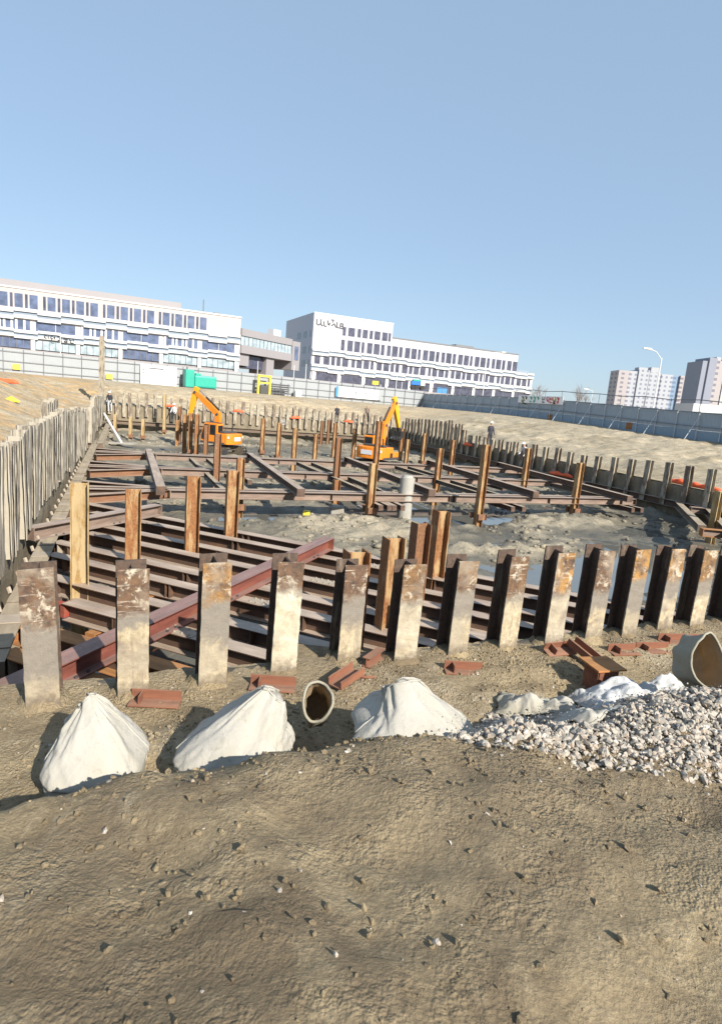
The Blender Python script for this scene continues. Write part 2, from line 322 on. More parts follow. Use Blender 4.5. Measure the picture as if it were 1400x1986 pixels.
MT = dict(
    pile=m_pile(),
    pile_shade=m_rust('rusty_shade_toned_pile_steel', (0.045, 0.032, 0.026), (0.12, 0.075, 0.05), (0.22, 0.18, 0.13), 0.15),  # mud-free rust of webs and back flanges, darkened with painted-in channel shade
    pile_far=m_rust('weathered_pile_steel', (0.10, 0.075, 0.055), (0.2, 0.15, 0.11), (0.42, 0.37, 0.28), 0.6),
    pile_left=m_rust('dried_slurry_on_steel', (0.1, 0.084, 0.065), (0.22, 0.19, 0.15), (0.44, 0.4, 0.325), 0.75, 0.12),
    king=m_rust('rusty_king_post_steel', (0.13, 0.052, 0.02), (0.32, 0.14, 0.045), (0.42, 0.29, 0.14), 0.5),
    king_dark=m_rust('brown_king_post_steel', (0.12, 0.055, 0.028), (0.26, 0.125, 0.055), (0.44, 0.33, 0.19), 0.2),
    king_mud=m_rust('muddy_king_post_steel', (0.2, 0.12, 0.045), (0.34, 0.22, 0.085), (0.43, 0.33, 0.18), 0.75),
    strut=m_strut('primed_strut_steel', (0.09, 0.054, 0.038), (0.64, 0.52, 0.41)),
    strut_web=m_strut('primed_strut_web', (0.2, 0.145, 0.115), (0.5, 0.41, 0.35)),
    redbeam=m_strut('red_oxide_beam_steel', (0.18, 0.058, 0.042), (0.34, 0.26, 0.23), 0.7, 0.5),
    orange=m_strut('orange_rusted_steel', (0.34, 0.14, 0.045), (0.42, 0.24, 0.1), 0.5, 0.8),
    dustwale=m_strut('dusty_waler_steel', (0.13, 0.095, 0.07), (0.46, 0.385, 0.27), 0.95, 0.7),
    rustweb=m_strut('rusted_strut_web', (0.2, 0.1, 0.055), (0.42, 0.32, 0.22), 0.6, 0.75),
    scrap=m_strut('scrap_rust_steel', (0.2, 0.08, 0.045), (0.36, 0.23, 0.16), 0.6, 0.8),
    plate=plain('bare_bracket_steel', (0.32, 0.27, 0.21), 0.7, 0.3, 5),
    jack=plain('red_jack_paint', (0.26, 0.045, 0.03), 0.5, 0.3, 6, dirt=(0.25, 0.15, 0.1)),
    ground=m_ground(), floor=m_floor(), water=m_water(), soil=m_wallsoil(), stone=m_stone(), clod=plain('soil_clod', (0.27, 0.21, 0.13), 0.95, 0.35, 9, dirt=(0.4, 0.34, 0.25)),
    bag=m_cloth('white_woven_bag', (0.42, 0.4, 0.355), (0.33, 0.3, 0.215), 0.45), bagin=m_cloth('tan_bag_lining', (0.5, 0.4, 0.27), (0.34, 0.25, 0.15), 0.5),
    tarp=m_cloth('grey_torn_sacking', (0.52, 0.53, 0.53), (0.36, 0.33, 0.28), 0.4),
    net=plain('orange_safety_net', (0.75, 0.12, 0.04), 0.7, 0.2, 8),
    exc=plain('orange_machine_paint', (0.72, 0.22, 0.015), 0.45, 0.15, 2.5, dirt=(0.42, 0.22, 0.09)),
    excy=plain('amber_machine_paint', (0.8, 0.38, 0.02), 0.4, 0.1, 2),
    black=plain('black_rubber_and_steel', (0.022, 0.021, 0.02), 0.65, 0.3, 4), dark=plain('dark_machine_grey', (0.06, 0.06, 0.062), 0.5, 0.2, 4),
    muddark=plain('muddy_track_steel', (0.09, 0.075, 0.055), 0.8, 0.35, 6, dirt=(0.22, 0.18, 0.13)),
    chrome=plain('bright_rod_steel', (0.6, 0.6, 0.6), 0.2, 0.1, 3, 1.0), glassd=m_glass('dark_cab_glass', (0.03, 0.035, 0.04)),
    silver=plain('silver_decal', (0.62, 0.63, 0.66), 0.4, 0.15, 9), lampw=plain('clear_lamp_lens', (0.85, 0.8, 0.7), 0.2, 0.1),
    white=m_facade('white_cladding', (0.5, 0.5, 0.51)), wpanel=m_facade('pale_pink_cladding', (0.4, 0.37, 0.36)), lilac=m_facade('pale_lilac_cladding', (0.41, 0.41, 0.455)),
    bluegrey=m_facade('blue_grey_panel', (0.2, 0.25, 0.31)), sidegrey=m_facade('grey_side_cladding', (0.44, 0.47, 0.54)), brown=m_facade('brown_grey_cladding', (0.27, 0.255, 0.265)),
    glass=m_glass('blue_office_glass', (0.12, 0.155, 0.26), 0.2), glass2=m_glass('dark_office_glass', (0.085, 0.09, 0.135), 0.2), glassl=m_glass('light_lobby_glass', (0.42, 0.52, 0.58), 0.15),
    fenl=m_corr('pale_hoarding_sheet', (0.3, 0.32, 0.335)), fenr=m_corr('blue_grey_hoarding_sheet', (0.27, 0.33, 0.385)), fenb=m_corr('deep_blue_hoarding_foot', (0.2, 0.285, 0.36)),
    pipe=plain('dull_scaffold_pipe', (0.15, 0.155, 0.165), 0.5, 0.3, 4), galv=plain('galvanised_pipe', (0.5, 0.52, 0.54), 0.45, 0.15, 4), lightpole=plain('pale_pole_paint', (0.62, 0.63, 0.63), 0.45, 0.1, 2),
    green=plain('green_tank_paint', (0.02, 0.32, 0.24), 0.45, 0.15, 2), yellow=plain('yellow_frame_paint', (0.75, 0.58, 0.06), 0.5, 0.15, 3), yellowold=plain('faded_yellow_cloth', (0.5, 0.47, 0.25), 0.8, 0.2, 3), blue=plain('blue_truck_paint', (0.03, 0.16, 0.55), 0.4, 0.15),
    signw=plain('white_sign_sheet', (0.8, 0.8, 0.8), 0.5, 0.05), ink=plain('black_lettering', (0.02, 0.02, 0.022), 0.5, 0.1), red=plain('red_lettering', (0.55, 0.05, 0.07), 0.5, 0.1), signg=plain('green_lettering', (0.03, 0.33, 0.2), 0.5, 0.1), signb=plain('blue_sign', (0.07, 0.25, 0.5), 0.5, 0.1),
    concrete=plain('pale_concrete', (0.33, 0.32, 0.29), 0.9, 0.25, 3, dirt=(0.25, 0.21, 0.15)), wood=plain('raw_timber', (0.5, 0.38, 0.22), 0.8, 0.25, 5),
    skin=plain('skin', (0.42, 0.25, 0.17), 0.6, 0.05), cloth_d=plain('dark_workwear', (0.03, 0.032, 0.045), 0.85, 0.2), cloth_w=plain('pale_workwear', (0.55, 0.55, 0.55), 0.85, 0.1), helmet=plain('white_helmet', (0.82, 0.82, 0.8), 0.3, 0.03),
    bark=plain('grey_brown_bark', (0.2, 0.15, 0.12), 0.9, 0.2), ladder=plain('aluminium_ladder', (0.6, 0.6, 0.6), 0.35, 0.1),
    flatp=m_tower('pinkish_flats', (0.34, 0.315, 0.32), (0.16, 0.15, 0.19), 5.0, 3.0), flatg=m_tower('grey_flats', (0.34, 0.36, 0.40), (0.17, 0.18, 0.24), 3.4, 3.0),
    flatb=m_tower('blue_glazed_flats', (0.17, 0.25, 0.36), (0.1, 0.15, 0.24), 6.0, 3.0), flatw=m_tower('pale_flats', (0.42, 0.42, 0.43), (0.2, 0.26, 0.3), 3.0, 3.0), flatd=plain('slate_flats_wall', (0.22, 0.24, 0.3), 0.7, 0.1, 0.1), flatr=plain('roof_box_wall', (0.36, 0.37, 0.39), 0.7, 0.1, 0.2),
)
# ------------------------------------------------------------------ ground, pit floor, water
VN, VF = 6.55, 59.5                                   # near and far edge of the pit
def ul(v): return -1.95 + 0.0255 * (v - VN)           # left edge
def ur(v): return 26.6 + 0.0378 * (v - VN)            # right edge
def soil(u, v):                                       # ground level beside the pit
    t = min(1, max(0, (v - VN) / (VF - VN))); s = min(1, max(0, (u + 2) / 30))
    zl = 0.75 * sm(0.0, 0.12, t) + 0.25 * t; zr = 0.18 * sm(0, .3, t) + 0.5 * t
    return lerp(zl, zr, s ** (0.5 if t < .9 else 1.4))
def height(u, v):
    dl, dr, df = ul(v) - u, u - ur(v), v - VF
    b = soil(u, v); near = sm(4.0, 14.0, v)
    rise = max((3.05 - b) * sm(0.5, 9.5, dl) * near, (lerp(2.25, 3.05, sm(24, 62, v)) - b) * (0.25 * sm(0.6, 4, dr) + 0.75 * sm(1.0, 17, dr)) * sm(-6, 8, v), (3.0 - b) * (0.2 * sm(.5, 3, df) + 0.8 * sm(1, 17, df)))
    z = b + rise
    d = max(dl, dr, df, VN - v)
    far = sm(60, 14, d)
    z += far * (0.16 * fbm((u, v), 0.35) + 0.05 * fbm((u + 9, v), 1.9)) * sm(0.1, 1.2, d) * (1 - 0.85 * sm(0.6, 0.98, rise / max(.3, 3.0 - b)))
    if v < VN + .2:
        z += 0.022 * fbm((u, v + 4), 3.2, 5) * far + 0.05 * sm(0.35, 0.0, VN - v) * fbm((u, 1.0), 2.0)
    q = rise / max(.3, 2.9 - b)
    z += 0.3 * sm(0.0, .4, q) * sm(1.0, .6, q) * far * abs(fbm((u * .5, v * 1.6), 0.5)) + .07 * sm(0, .1, q) * sm(1, .7, q) * fbm((u - v, (u + v) * .3), 1.3)
    if v < 5.2:                                       # spoil berm that the photograph is taken from
        w0 = v + .12 * noise.noise(Vector((u * .8, 3.3, 0))) + .02 * noise.noise(Vector((u * 2.3, v * 2, 7))) + (.15 if u > 3 else 0)
        z += (0.8 * sm(4.45, 3.2, w0) + 0.16 * sm(3.4, 1.5, w0)) * sm(-9, -5, u) + sm(4.2, 3.4, w0) * (.012 * fbm((u, v), 1.6, 5) + .04 * max(0, fbm((u, v), 5.5, 4)) ** 1.5 + .018 * fbm((u, v), 9, 3))
        for vr in (1.15 + .1 * math.sin(u * .5), 2.25 + .1 * math.sin(u * .5)):      # wheel ruts along the berm
            k = sm(.26, .12, abs(v - vr)); z += k * (-.03 + .012 * math.sin((u + abs(v - vr) * .8) * 42))
    return z
def build_ground():
    def edge(p, q, n, d0, d1):
        out = []
        for i in range(n): t = i / n; out.append((lerp(p[0], q[0], t), lerp(p[1], q[1], t), lerp(d0, d1, t)))
        return out
    A, B, D_, C_ = (ul(VN), VN), (ur(VN), VN), (ul(VF), VF), (ur(VF), VF)
    per = []
    def corner(p, a0, a1, n=12): return [(p[0], p[1], lerp(a0, a1, i / n)) for i in range(n)]
    per += edge(A, B, 300, R(-90), R(-90)) + corner(B, R(-90), R(0)) + edge(B, C_, 150, 0, 0) + corner(C_, 0, R(90))
    per += edge(C_, D_, 110, R(90), R(90)) + corner(D_, R(90), R(180)) + edge(D_, A, 150, R(180), R(180)) + corner(A, R(180), R(270), 20)
    ds = [0.09 * i for i in range(82)]
    while ds[-1] < 19: ds.append(ds[-1] + .2)
    while ds[-1] < 5500: ds.append(ds[-1] * 1.07 + 0.05)
    n = len(per); vs = []; fs = []; zone = []; tint = []
    for d in ds:
        for (u, v, a) in per:
            uu, vv = u + math.cos(a) * d, v + math.sin(a) * d
            vs.append(W(uu, vv, height(uu, vv) if d < 90 else lerp(2.75, 2.4, min(1, (d - 90) / 200))))
            zone.append(sm(5, 11, vv + 0.8 * noise.noise(Vector((uu * .4, vv * .4, 0)))))
            tint.append(1.0 if uu < ul(vv) - 0.6 else 0.35 * sm(1.5, 6, vv - VF))
    for i in range(len(ds) - 1):
        for k in range(n):
            a, b = i * n + k, i * n + (k + 1) % n; fs.append((a, b, b + n, a + n))
    m = MB(); m.add(vs, fs); o = m.build('ground', MT['ground'], smooth=True); tag(o, kind='structure')
    at = o.data.attributes.new('zone', 'FLOAT', 'POINT'); at.data.foreach_set('value', zone)
    at = o.data.attributes.new('tint', 'FLOAT', 'POINT'); at.data.foreach_set('value', tint)
build_ground()
FLOORZ, WATERZ = -1.5, -1.62
DIPS = [(G(505, 1008, -1.65), 1.6, 1.0, .5), (G(560, 1005, -1.65), 1.4, 0.9, .5), (G(500, 968, -1.65), 1.5, 1.0, .4), (G(870, 1005, -1.65), 3.6, 1.6, .55), (G(800, 985, -1.65), 3.2, 2.6, .5), (G(950, 1012, -1.65), 2.2, 1.1, .45),
        (G(1180, 1120, -1.65), 3.0, 2.6, .5), (G(1290, 1080, -1.65), 3.2, 2.6, .5), (G(1240, 1030, -1.65), 2.6, 1.6, .35), (G(330, 1265, -1.65), 1.6, 1.2, .45), (G(460, 1300, -1.65), 1.2, 0.8, .5), (G(650, 1240, -1.65), 1.6, 0.9, .4),
        (G(940, 1060, -1.65), 2.4, 0.8, .3), (G(1060, 985, -1.65), 2.6, 1.2, .4), (G(480, 875, -1.65), 5.0, 3.0, .35), (G(560, 868, -1.65), 6.0, 2.5, .3), (G(280, 870, -1.5), 4, 2, .3), (G(160, 1215, -1.65), 1.2, 1.2, .5), (G(1000, 1135, -1.65), 2, 1.0, .3), (G(30, 1290, -1.65), 1.4, 1.0, .5)]
MOUNDS = [(G(790, 1030, -1.4), 2.2, 1.0, .35), (G(1010, 1010, -1.4), 2.0, 1.0, .4), (G(640, 1010, -1.4), 4.0, 1.2, .3), (G(980, 1060, -1.4), 3.0, 1.0, .25), (G(1130, 1010, -1.4), 2.6, 1.0, .4), (G(830, 1060, -1.4), 3.0, 1.2, .25), (G(395, 850, -1.2), 2.5, 2, .6)]
def floor_z(u, v):
    z = FLOORZ + 0.003 * (v - 20) + 0.13 * fbm((u, v), 0.28, 4) + 0.10 * fbm((u + 5, v + 3), 1.1, 5) + .045 * fbm((u, v), 2.6, 4) * sm(60, 25, v)
    rg = 1 - abs(noise.noise(Vector((u * 0.9, v * 2.1, 3)))) * 2
    z += 0.09 * max(0, rg) ** 2 * sm(-0.2, 0.4, fbm((u, v + 40), 0.25, 3))
    for p, a, b, k in DIPS:
        du, dv = UV(p); q = ((u - du) / a) ** 2 + ((v - dv) / b) ** 2
        if q < 4: z -= k * math.exp(-q * 1.4) * 0.75
    for p, a, b, k in MOUNDS:
        du, dv = UV(p); q = ((u - du) / a) ** 2 + ((v - dv) / b) ** 2
        if q < 4: z += k * math.exp(-q * 1.4) * (0.7 + 0.8 * noise.noise(Vector((u * 2.5, v * 2.5, 8))))
    e = min(u - ul(v), ur(v) - u, VF - v)
    z += 0.35 * sm(1.2, 0.0, e) * (0.6 + noise.noise(Vector((u * .8, v * .8, 1))))
    return z
FV = [VN + 0.05 + 0.14 * i for i in range(170)]
while FV[-1] < VF - .3: FV.append(FV[-1] + 0.24)
FV[-1] = VF
NU = 200; vs = []; fs = []
for v in FV:
    for i in range(NU + 1):
        u = lerp(ul(v), ur(v), i / NU); vs.append(W(u, v, floor_z(u, v)))
for j in range(len(FV) - 1):
    for i in range(NU): a = j * (NU + 1) + i; fs.append((a, a + 1, a + NU + 2, a + NU + 1))
tag(MB().add(vs, fs).build('pit_floor_ground', MT['floor'], smooth=True), kind='structure')
tag(MB().add([W(ul(VN) + .05, VN + .05, WATERZ), W(ur(VN) - .05, VN + .05, WATERZ), W(ur(VF) - .05, VF - .05, WATERZ), W(ul(VF) + .05, VF - .05, WATERZ)], [(0, 1, 2, 3)]).build('puddle_water', MT['water']), kind='structure')

# retaining soil faces between the piles
def soil_wall(p, q, label, n, nz=14):
    vs = []; fs = []; inw = Vector((-(q - p).y, (q - p).x, 0)).normalized()
    for i in range(n + 1):
        b = p.lerp(q, i / n); u, v = UV(b); top = height(u - 0.0, v) if v > VN + .3 else soil(u, v)
        for j in range(nz + 1):
            z = lerp(-2.0, top, j / nz); k = 0.06 * fbm((b.x, b.y, z), 1.3) + 0.03 * fbm((b.x, b.y, z), 5)
            vs.append(Vector((b.x, b.y, z)) + inw * (k + 0.02 - 0.08 * (j == nz)))
        vs.append(Vector((b.x, b.y, top - 0.03)) - inw * 0.3)
    m = nz + 2
    for i in range(n):
        for j in range(m - 1): a = i * m + j; fs.append((a, a + 1, a + m + 1, a + m))
    return tag(MB().add(vs, fs).build('retaining_wall', MT['soil'], smooth=True), label, 'wall', 'cut soil walls of the pit')
cA, cB, cC, cD = W(ul(VN), VN), W(ur(VN), VN), W(ur(VF), VF), W(ul(VF), VF)
soil_wall(cA, cB, 'cut soil face under the near row of tall piles', 200, 12)
soil_wall(cB, cC, 'shaded cut soil face behind the short piles along the right side', 260)
soil_wall(cC, cD, 'sunlit cut soil face behind the far row of piles', 150)
soil_wall(cD, cA, 'cut soil face behind the tall mud caked piles on the left', 260)

# ------------------------------------------------------------------ steel sections
def hsec(m, p0, p1, H, B, tf, tw, up=(0, 0, 1), seg=1, jit=0, which='twb'):
    p0, p1 = Vector(p0), Vector(p1); d = (p1 - p0).normalized(); up = Vector(up); sx = d.cross(up).normalized(); uz = sx.cross(d).normalized()
    if 't' in which: m.bar(p0 + uz * (H / 2 - tf / 2), p1 + uz * (H / 2 - tf / 2), B, tf, up, seg, jit)
    if 'b' in which: m.bar(p0 - uz * (H / 2 - tf / 2), p1 - uz * (H / 2 - tf / 2), B, tf, up, seg, jit)
    if 'w' in which: m.bar(p0, p1, tw, H - 2 * tf, up, seg, jit)
    return m
def beam(name, p0, p1, label, cat, group, body, H=0.3, B=0.3, parts=True, plates=(), jack=None, web=None, splice=0):
    """a horizontal H beam between the axis points p0 and p1; plates: distances of web stiffeners; jack: distance of a red screw jack"""
    L = (Vector(p1) - Vector(p0)).length; t = thing(name, label, cat, group=group, mat=frame(p0, p1))
    def cut(a, b):
        if b - a < 0.05: return
        for nm, wh in (('top_flange', 't'), ('web', 'w'), ('bottom_flange', 'b')):
            hsec(MB(), (a, 0, 0), (b, 0, 0), H, B, 0.016, 0.012, which=wh).build(nm, web if (web and wh == 'w') else body, t)
    if jack:
        a = jack; cut(0, a - 0.28); cut(a + 0.28, L)
        j = MB(); j.tube([(a - .2, 0, 0), (a + .2, 0, 0)], [0.07, 0.07], 12)
        for dx in (-.12, -.04, .04, .12): j.tube([(a + dx - .015, 0, 0), (a + dx + .015, 0, 0)], 0.1, 12)
        j.box(a - .05, a + .05, -.13, .13, -.05, .05)
        jo = j.build('screw_jack', MT['jack'], t)
        for x in (a - .24, a + .24):
            MB().box(x - .04, x + .04, -.11, .11, -.12, .12).build('jack_plate', MT['jack'], jo)
    else: cut(0, L)
    for x in plates:
        for s in (-1, 1): MB().box(x - .008, x + .008, s * 0.008, s * (B / 2 - .01), -H / 2 + .017, H / 2 - .017).build('stiffener_plate', MT['plate'] if x < 0.4 or x > L - .4 else body, t)
    if splice:
        x = splice * L; m = MB().box(x - .28, x + .28, -B / 2 + .02, B / 2 - .02, H / 2 + .001, H / 2 + .013)
        for a in (-.2, -.07, .07, .2):
            for b in (-.09, .09): m.tube([(x + a, b, H / 2 + .012), (x + a, b, H / 2 + .034)], .02, 6)
        m.build('splice_plate', MT['plate'], t)
    e = MB().box(-.02, 0.0, -B / 2, B / 2, -H / 2, H / 2).build('end_plate', body, t)
    e = MB().box(L, L + .02, -B / 2, B / 2, -H / 2, H / 2).build('end_plate', body, t)
    return t

# walers round the pit
ZS = -0.66                                            # axis level of the struts (top flange at -0.51)
def waler(p0, p1, label, body, inw, fit=0.0):
    t = beam('waler_beam', p0, p1, label, 'waler beam', 'waler beams round the pit', body, 0.34, 0.34)
    L = (p1 - p0).length; n = int(L / 1.3)
    return t, L, n
t, L, n = waler(W(ul(10) + .47, 8.3, ZS), W(ul(36) + .47, 37.5, ZS), 'dusty waler beam with bracket plates along the left pile row', MT['dustwale'], E1)
for i in range(22):
    x = 0.4 + i * 0.92; MB().box(x, x + .34, -.168, .168, .174, .186).build('cover_plate', MT['plate'] if i % 2 else MT['dustwale'], t)
    MB().tube([(x + .6, .2, .13), (x + .66, .24, .22)], 0.035, 6).build('weld_lug', MT['plate'], t)
waler(W(ul(45) + .5, 37.2, ZS + .05), W(ul(58) + .75, 58.8, ZS + .2), 'pale tan waler beam receding to the far left corner', MT['dustwale'], E1)
beam('waler_beam', W(ul(38) - .55, 37.35, ZS + .05), W(ul(38) + .35, 37.35, ZS + .05), 'short tan cross beam closing the gap in the left pile row', 'waler beam', 'waler beams round the pit', MT['dustwale'])
waler(W(ul(58) + .3, 58.75, ZS + .12), W(ur(58) - .3, 58.75, ZS - .05), 'long pale waler beam along the far pile row', MT['dustwale'], E2)
waler(W(ur(20) - .45, 10.5, ZS), W(ur(58) - .45, 58.5, ZS - .05), 'shaded waler beam along the right hand pile row', MT['strut'], E1)
waler(W(ul(VN) + .4, VN + .52, ZS), W(ur(VN) - .4, VN + .52, ZS), 'dark waler beam behind the near row of tall piles', MT['strut'], E2)

# ------------------------------------------------------------------ struts
# corner struts at 45 degrees across the near left corner, in pairs either side of a line of king posts
PAIRS = [(18.15, 'farthest'), (15.6, 'second farthest'), (13.05, 'middle'), (10.5, 'second nearest'), (7.95, 'nearest')]
for ci, (c, nm) in enumerate(PAIRS):
    for s, side in ((0.54, 'far'), (-0.54, 'near')):
        k = c + s
        ua = ul(k) + .68; p0 = W(ua, k - ua, ZS); vb = VN + .74; p1 = W(k - vb, vb, ZS)
        L = (p1 - p0).length
        body = MT['orange'] if c < 9 else MT['strut']
        beam('corner_strut', p0, p1, f'{side} beam of the {nm} pair of purple brown corner struts' if c > 9 else f'{side} beam of the orange rusted pair of corner struts nearest the corner', 'strut beam', 'diagonal corner struts across the near left corner', body,
             plates=[0.2, 0.5] + [x for x in (L * .35, L * .36, L * .68, L - .3) if x > .7], jack=0.55 if s < 0 and c > 10 and c != 13.05 else None, web=MT['strut'] if c < 9 else None, splice=(.47 if s > 0 else .58) if c > 9 else 0)
    for q in (0.42, 0.46):         # short ties between the two beams of a pair
        pass
# short ties between pairs
for i, (k, tt) in enumerate(((15.6, 0.42), (13.05, 0.3), (13.05, 0.62), (10.5, 0.75), (18.15, 0.55), (10.5, .35))):
    a = ul(k) + .68; p0 = W(a, k - a, ZS); p1 = W(k - VN - .74, VN + .74, ZS); c0 = p0.lerp(p1, tt); d = (E1 + E2).normalized()
    for s in (-.16, .16):
        q = c0 + (E1 - E2).normalized() * s * 1.4
        beam('tie_beam', q - d * .64 + Vector((0, 0, -.26)), q + d * .64 + Vector((0, 0, -.26)), f'{"left" if s < 0 else "right"} bracket beam hung under the corner struts at the {nth(i + 1)} tied spot', 'tie beam', 'short bracket beams under the struts', MT['orange'] if i % 2 else MT['strut'], 0.2, 0.2)
# red oxide beams lying across the corner struts
def px_beam(name, a, b, z, ext0, ext1, label, body, group, bolts=False, **kw):
    p0, p1 = G(*a, z), G(*b, z); d = (p1 - p0).normalized(); p0 -= d * ext0; p1 += d * ext1
    o = Vector((0, 0, -0.151)); t = beam(name, p0 + o, p1 + o, label, 'cross beam', group, body, **kw)
    if bolts:
        L = (p1 - p0).length; x = 0.6
        while x < L - .3:
            for dx in (0, .2): MB().tube([(x + dx, -.11, -.134), (x + dx, -.11, -.105)], 0.022, 6).build('bolt', MT['dark'], t)
            x += 1.75
    return t
px_beam('bracing_beam', (30, 1318), (637, 1042), -0.2, 1.6, 0.0, 'long red oxide bracing beam lying diagonally over the near corner struts', MT['redbeam'], 'bracing beams lying over the corner struts', True)
px_beam('bracing_beam', (58, 1022), (306, 978), -0.2, 0.0, 0.0, 'short weathered bracing beam crossing the corner struts beside the left pile row', MT['strut_web'], 'bracing beams lying over the corner struts', True)

# main struts across the pit in close pairs
MAIN = [(22.15, 'nearest'), (27.9, 'second'), (33.6, 'third')]
for v, nm in MAIN:
    for s, side in ((0.42, 'far'), (-0.2, 'near')):
        p0 = W(ul(v) + 3.4, v + s * .75, ZS); p1 = W(ur(v) - (0.65 if nm != 'nearest' else 2.6), v + s * .75, ZS); L = (p1 - p0).length
        beam('main_strut', p0, p1, f'{side} beam of the {nm} pair of long struts spanning the pit', 'strut beam', 'long paired struts across the pit', MT['strut'], plates=[0.2, L * .28, L * .52, L * .53, L * .76, L - .9], web=MT['strut_web'], splice=.42 if s > 0 else .53)
    # forked ends that spread the pair on to the left waler
    for dv, side in ((1.5, 'far'), (-1.5, 'near')):
        beam('fork_strut', W(ul(v) + .66, v + dv, ZS), W(ul(v) + 3.5, v + (0.32 if dv > 0 else -.15), ZS), f'{side} splayed end piece joining the {nm} long strut pair to the left waler', 'strut beam', 'splayed strut ends at the left waler', MT['strut'], web=MT['strut'] if dv > 0 else MT['rustweb'])
    for dv in (.3, -.2):
        beam('fork_strut', W(ul(v) + .66, v + dv, ZS), W(ul(v) + 3.38, v + dv, ZS), f'straight {"far" if dv > 0 else "near"} end piece joining the {nm} long strut pair to the left waler', 'strut beam', 'splayed strut ends at the left waler', MT['strut'])
# cross beams lying over the main struts
for i, (a, b) in enumerate((((288, 870), (312, 943)), ((484, 878), (584, 948)), ((672, 886), (838, 949)), ((832, 892), (1040, 953)), ((967, 896), (1222, 962)))):
    lab = ['leftmost of the cross beams lying over the long struts, pale and short', 'cross beam over the long struts, second from the left, with a dark sawn end', 'middle cross beam over the long struts, starting just below the right excavator', 'long dark cross beam over the struts, second from the right side', 'long dark cross beam nearest the shaded right pile row'][i]
    px_beam('cross_beam', a, b, -0.2, 0.0, 0.0, lab, MT['strut'], 'cross beams lying over the long struts')
# pairs of short bracket beams under the near main strut at its king posts, and between the pairs behind
BR = [(715, 958, 22.1), (935, 962, 22.1), (1120, 958, 22.1), (590, 900, 28), (430, 900, 28), (900, 922, 28), (650, 935, 22.1)]
for i, (px, py, v) in enumerate(BR):
    p = G(px, py, -.85); u = UV(p)[0]
    for s in (-.3, .3):
        beam('bracket_beam', W(u + s, v - 1.0, -0.93), W(u + s, v + 1.1, -0.93), f'{"left" if s < 0 else "right"} bracket beam beside the {nth(i + 1)} bracketed king post under the long struts', 'bracket beam', 'bracket beams at the king posts', MT['strut'], .22, .2)
for i, (px, py, v0, v1) in enumerate(((250, 0, 0, 0), (425, 922, 22.4, 27.8), (400, 900, 28, 33.5), (650, 920, 22.4, 27.8), (600, 900, 28, 33.5), (875, 935, 22.4, 27.8), (800, 910, 28, 33.5), (1090, 940, 22.4, 27.8))):
    if not v0: continue
    u = UV(G(px, py, -.6))[0]
    for s in (-.45, .45):
        beam('ladder_beam', W(u + s, v0 + .5, ZS - .02), W(u + s, v1 - .45, ZS - .02), f'{"left" if s < 0 else "right"} rail of the pale tie between strut pairs, {nth(i)} from the left', 'tie beam', 'ties between the strut pairs', MT['dustwale'], .2, .2)
# corner bracing at the right hand waler
pr0 = W(ur(22) - .75, 21.2, ZS)
q = [G(1310, 968, -.5), G(1362, 1018, -.5)]
o = Vector((0, 0, -.16))
beam('corner_strut', q[0] + o, q[1] + o, 'white streaked short strut running down to the right edge', 'strut beam', 'struts at the right hand corner', MT['dustwale'])
q2 = [G(1358, 970, -.5), G(1440, 1052, -.5)]
beam('corner_strut', q2[0] + o, q2[1] + o, 'second streaked strut beside the post at the right edge', 'strut beam', 'struts at the right hand corner', MT['dustwale'])
q3 = [G(1340, 982, -.5), G(1470, 995, -.5)]
beam('tie_beam', q3[0] + o, q3[1] + o, 'level grey brown beam behind the post at the right edge', 'strut beam', 'struts at the right hand corner', MT['strut_web'])
q4 = [G(1362, 1024, -.5), G(1480, 1035, -.5)]
beam('tie_beam', q4[0] + o, q4[1] + o, 'level brown beam in front of the post at the right edge', 'strut beam', 'struts at the right hand corner', MT['orange'], web=MT['strut_web'])
# ------------------------------------------------------------------ piles
def hpile(m, z0, z1, H=0.3, B=0.3, tf=0.018, tw=0.014, seg=1, jit=0.0, which='fwb'):
    """vertical H with its flanges facing -y (f) and +y (b)"""
    if 'f' in which: m.bar((0, -H / 2 + tf / 2, z0), (0, -H / 2 + tf / 2, z1), tf, B, (1, 0, 0), seg, jit)
    if 'b' in which: m.bar((0, H / 2 - tf / 2, z0), (0, H / 2 - tf / 2, z1), tf, B, (1, 0, 0), seg, jit)
    if 'w' in which: m.bar((0, 0, z0), (0, 0, z1), H - 2 * tf, tw, (1, 0, 0), seg, jit)
    return m
def rag(o, z1, amp=0.03):                             # worn, uneven cut at the head
    for v in o.data.vertices:
        if v.co.z > z1 - 0.08: v.co.z += random.uniform(-amp, amp * .4)
FRONT = [(85, 1375, 75, 1096), (257, 1352, 257, 1098), (412, 1333, 417, 1085), (550, 1308, 556, 1085), (675, 1285, 685, 1090), (786, 1287, 797, 1090), (886, 1272, 903, 1083), (983, 1262, 1003, 1073), (1073, 1253, 1092, 1066), (1150, 1243, 1172, 1062), (1218, 1236, 1248, 1060), (1287, 1224, 1318, 1060), (1350, 1218, 1382, 1062), (1412, 1210, 1445, 1060), (1468, 1202, 1500, 1060)]
PILEV = [(.78, .55, .1, .1), (.86, .16, .1, .1), (.92, .45, .75, .2), (.95, .05, .1, 1), (.78, .3, .05, .3), (.8, .05, .4, .7), (.85, .4, .3, .2), (.72, .1, .2, .3), (.76, .05, .9, .5), (.72, .3, .1, .2), (.86, .5, 1, .1), (.8, .3, .8, .3), (.75, .3, .5, .3), (.7, .3, .5, .3), (.75, .3, .5, .3)]
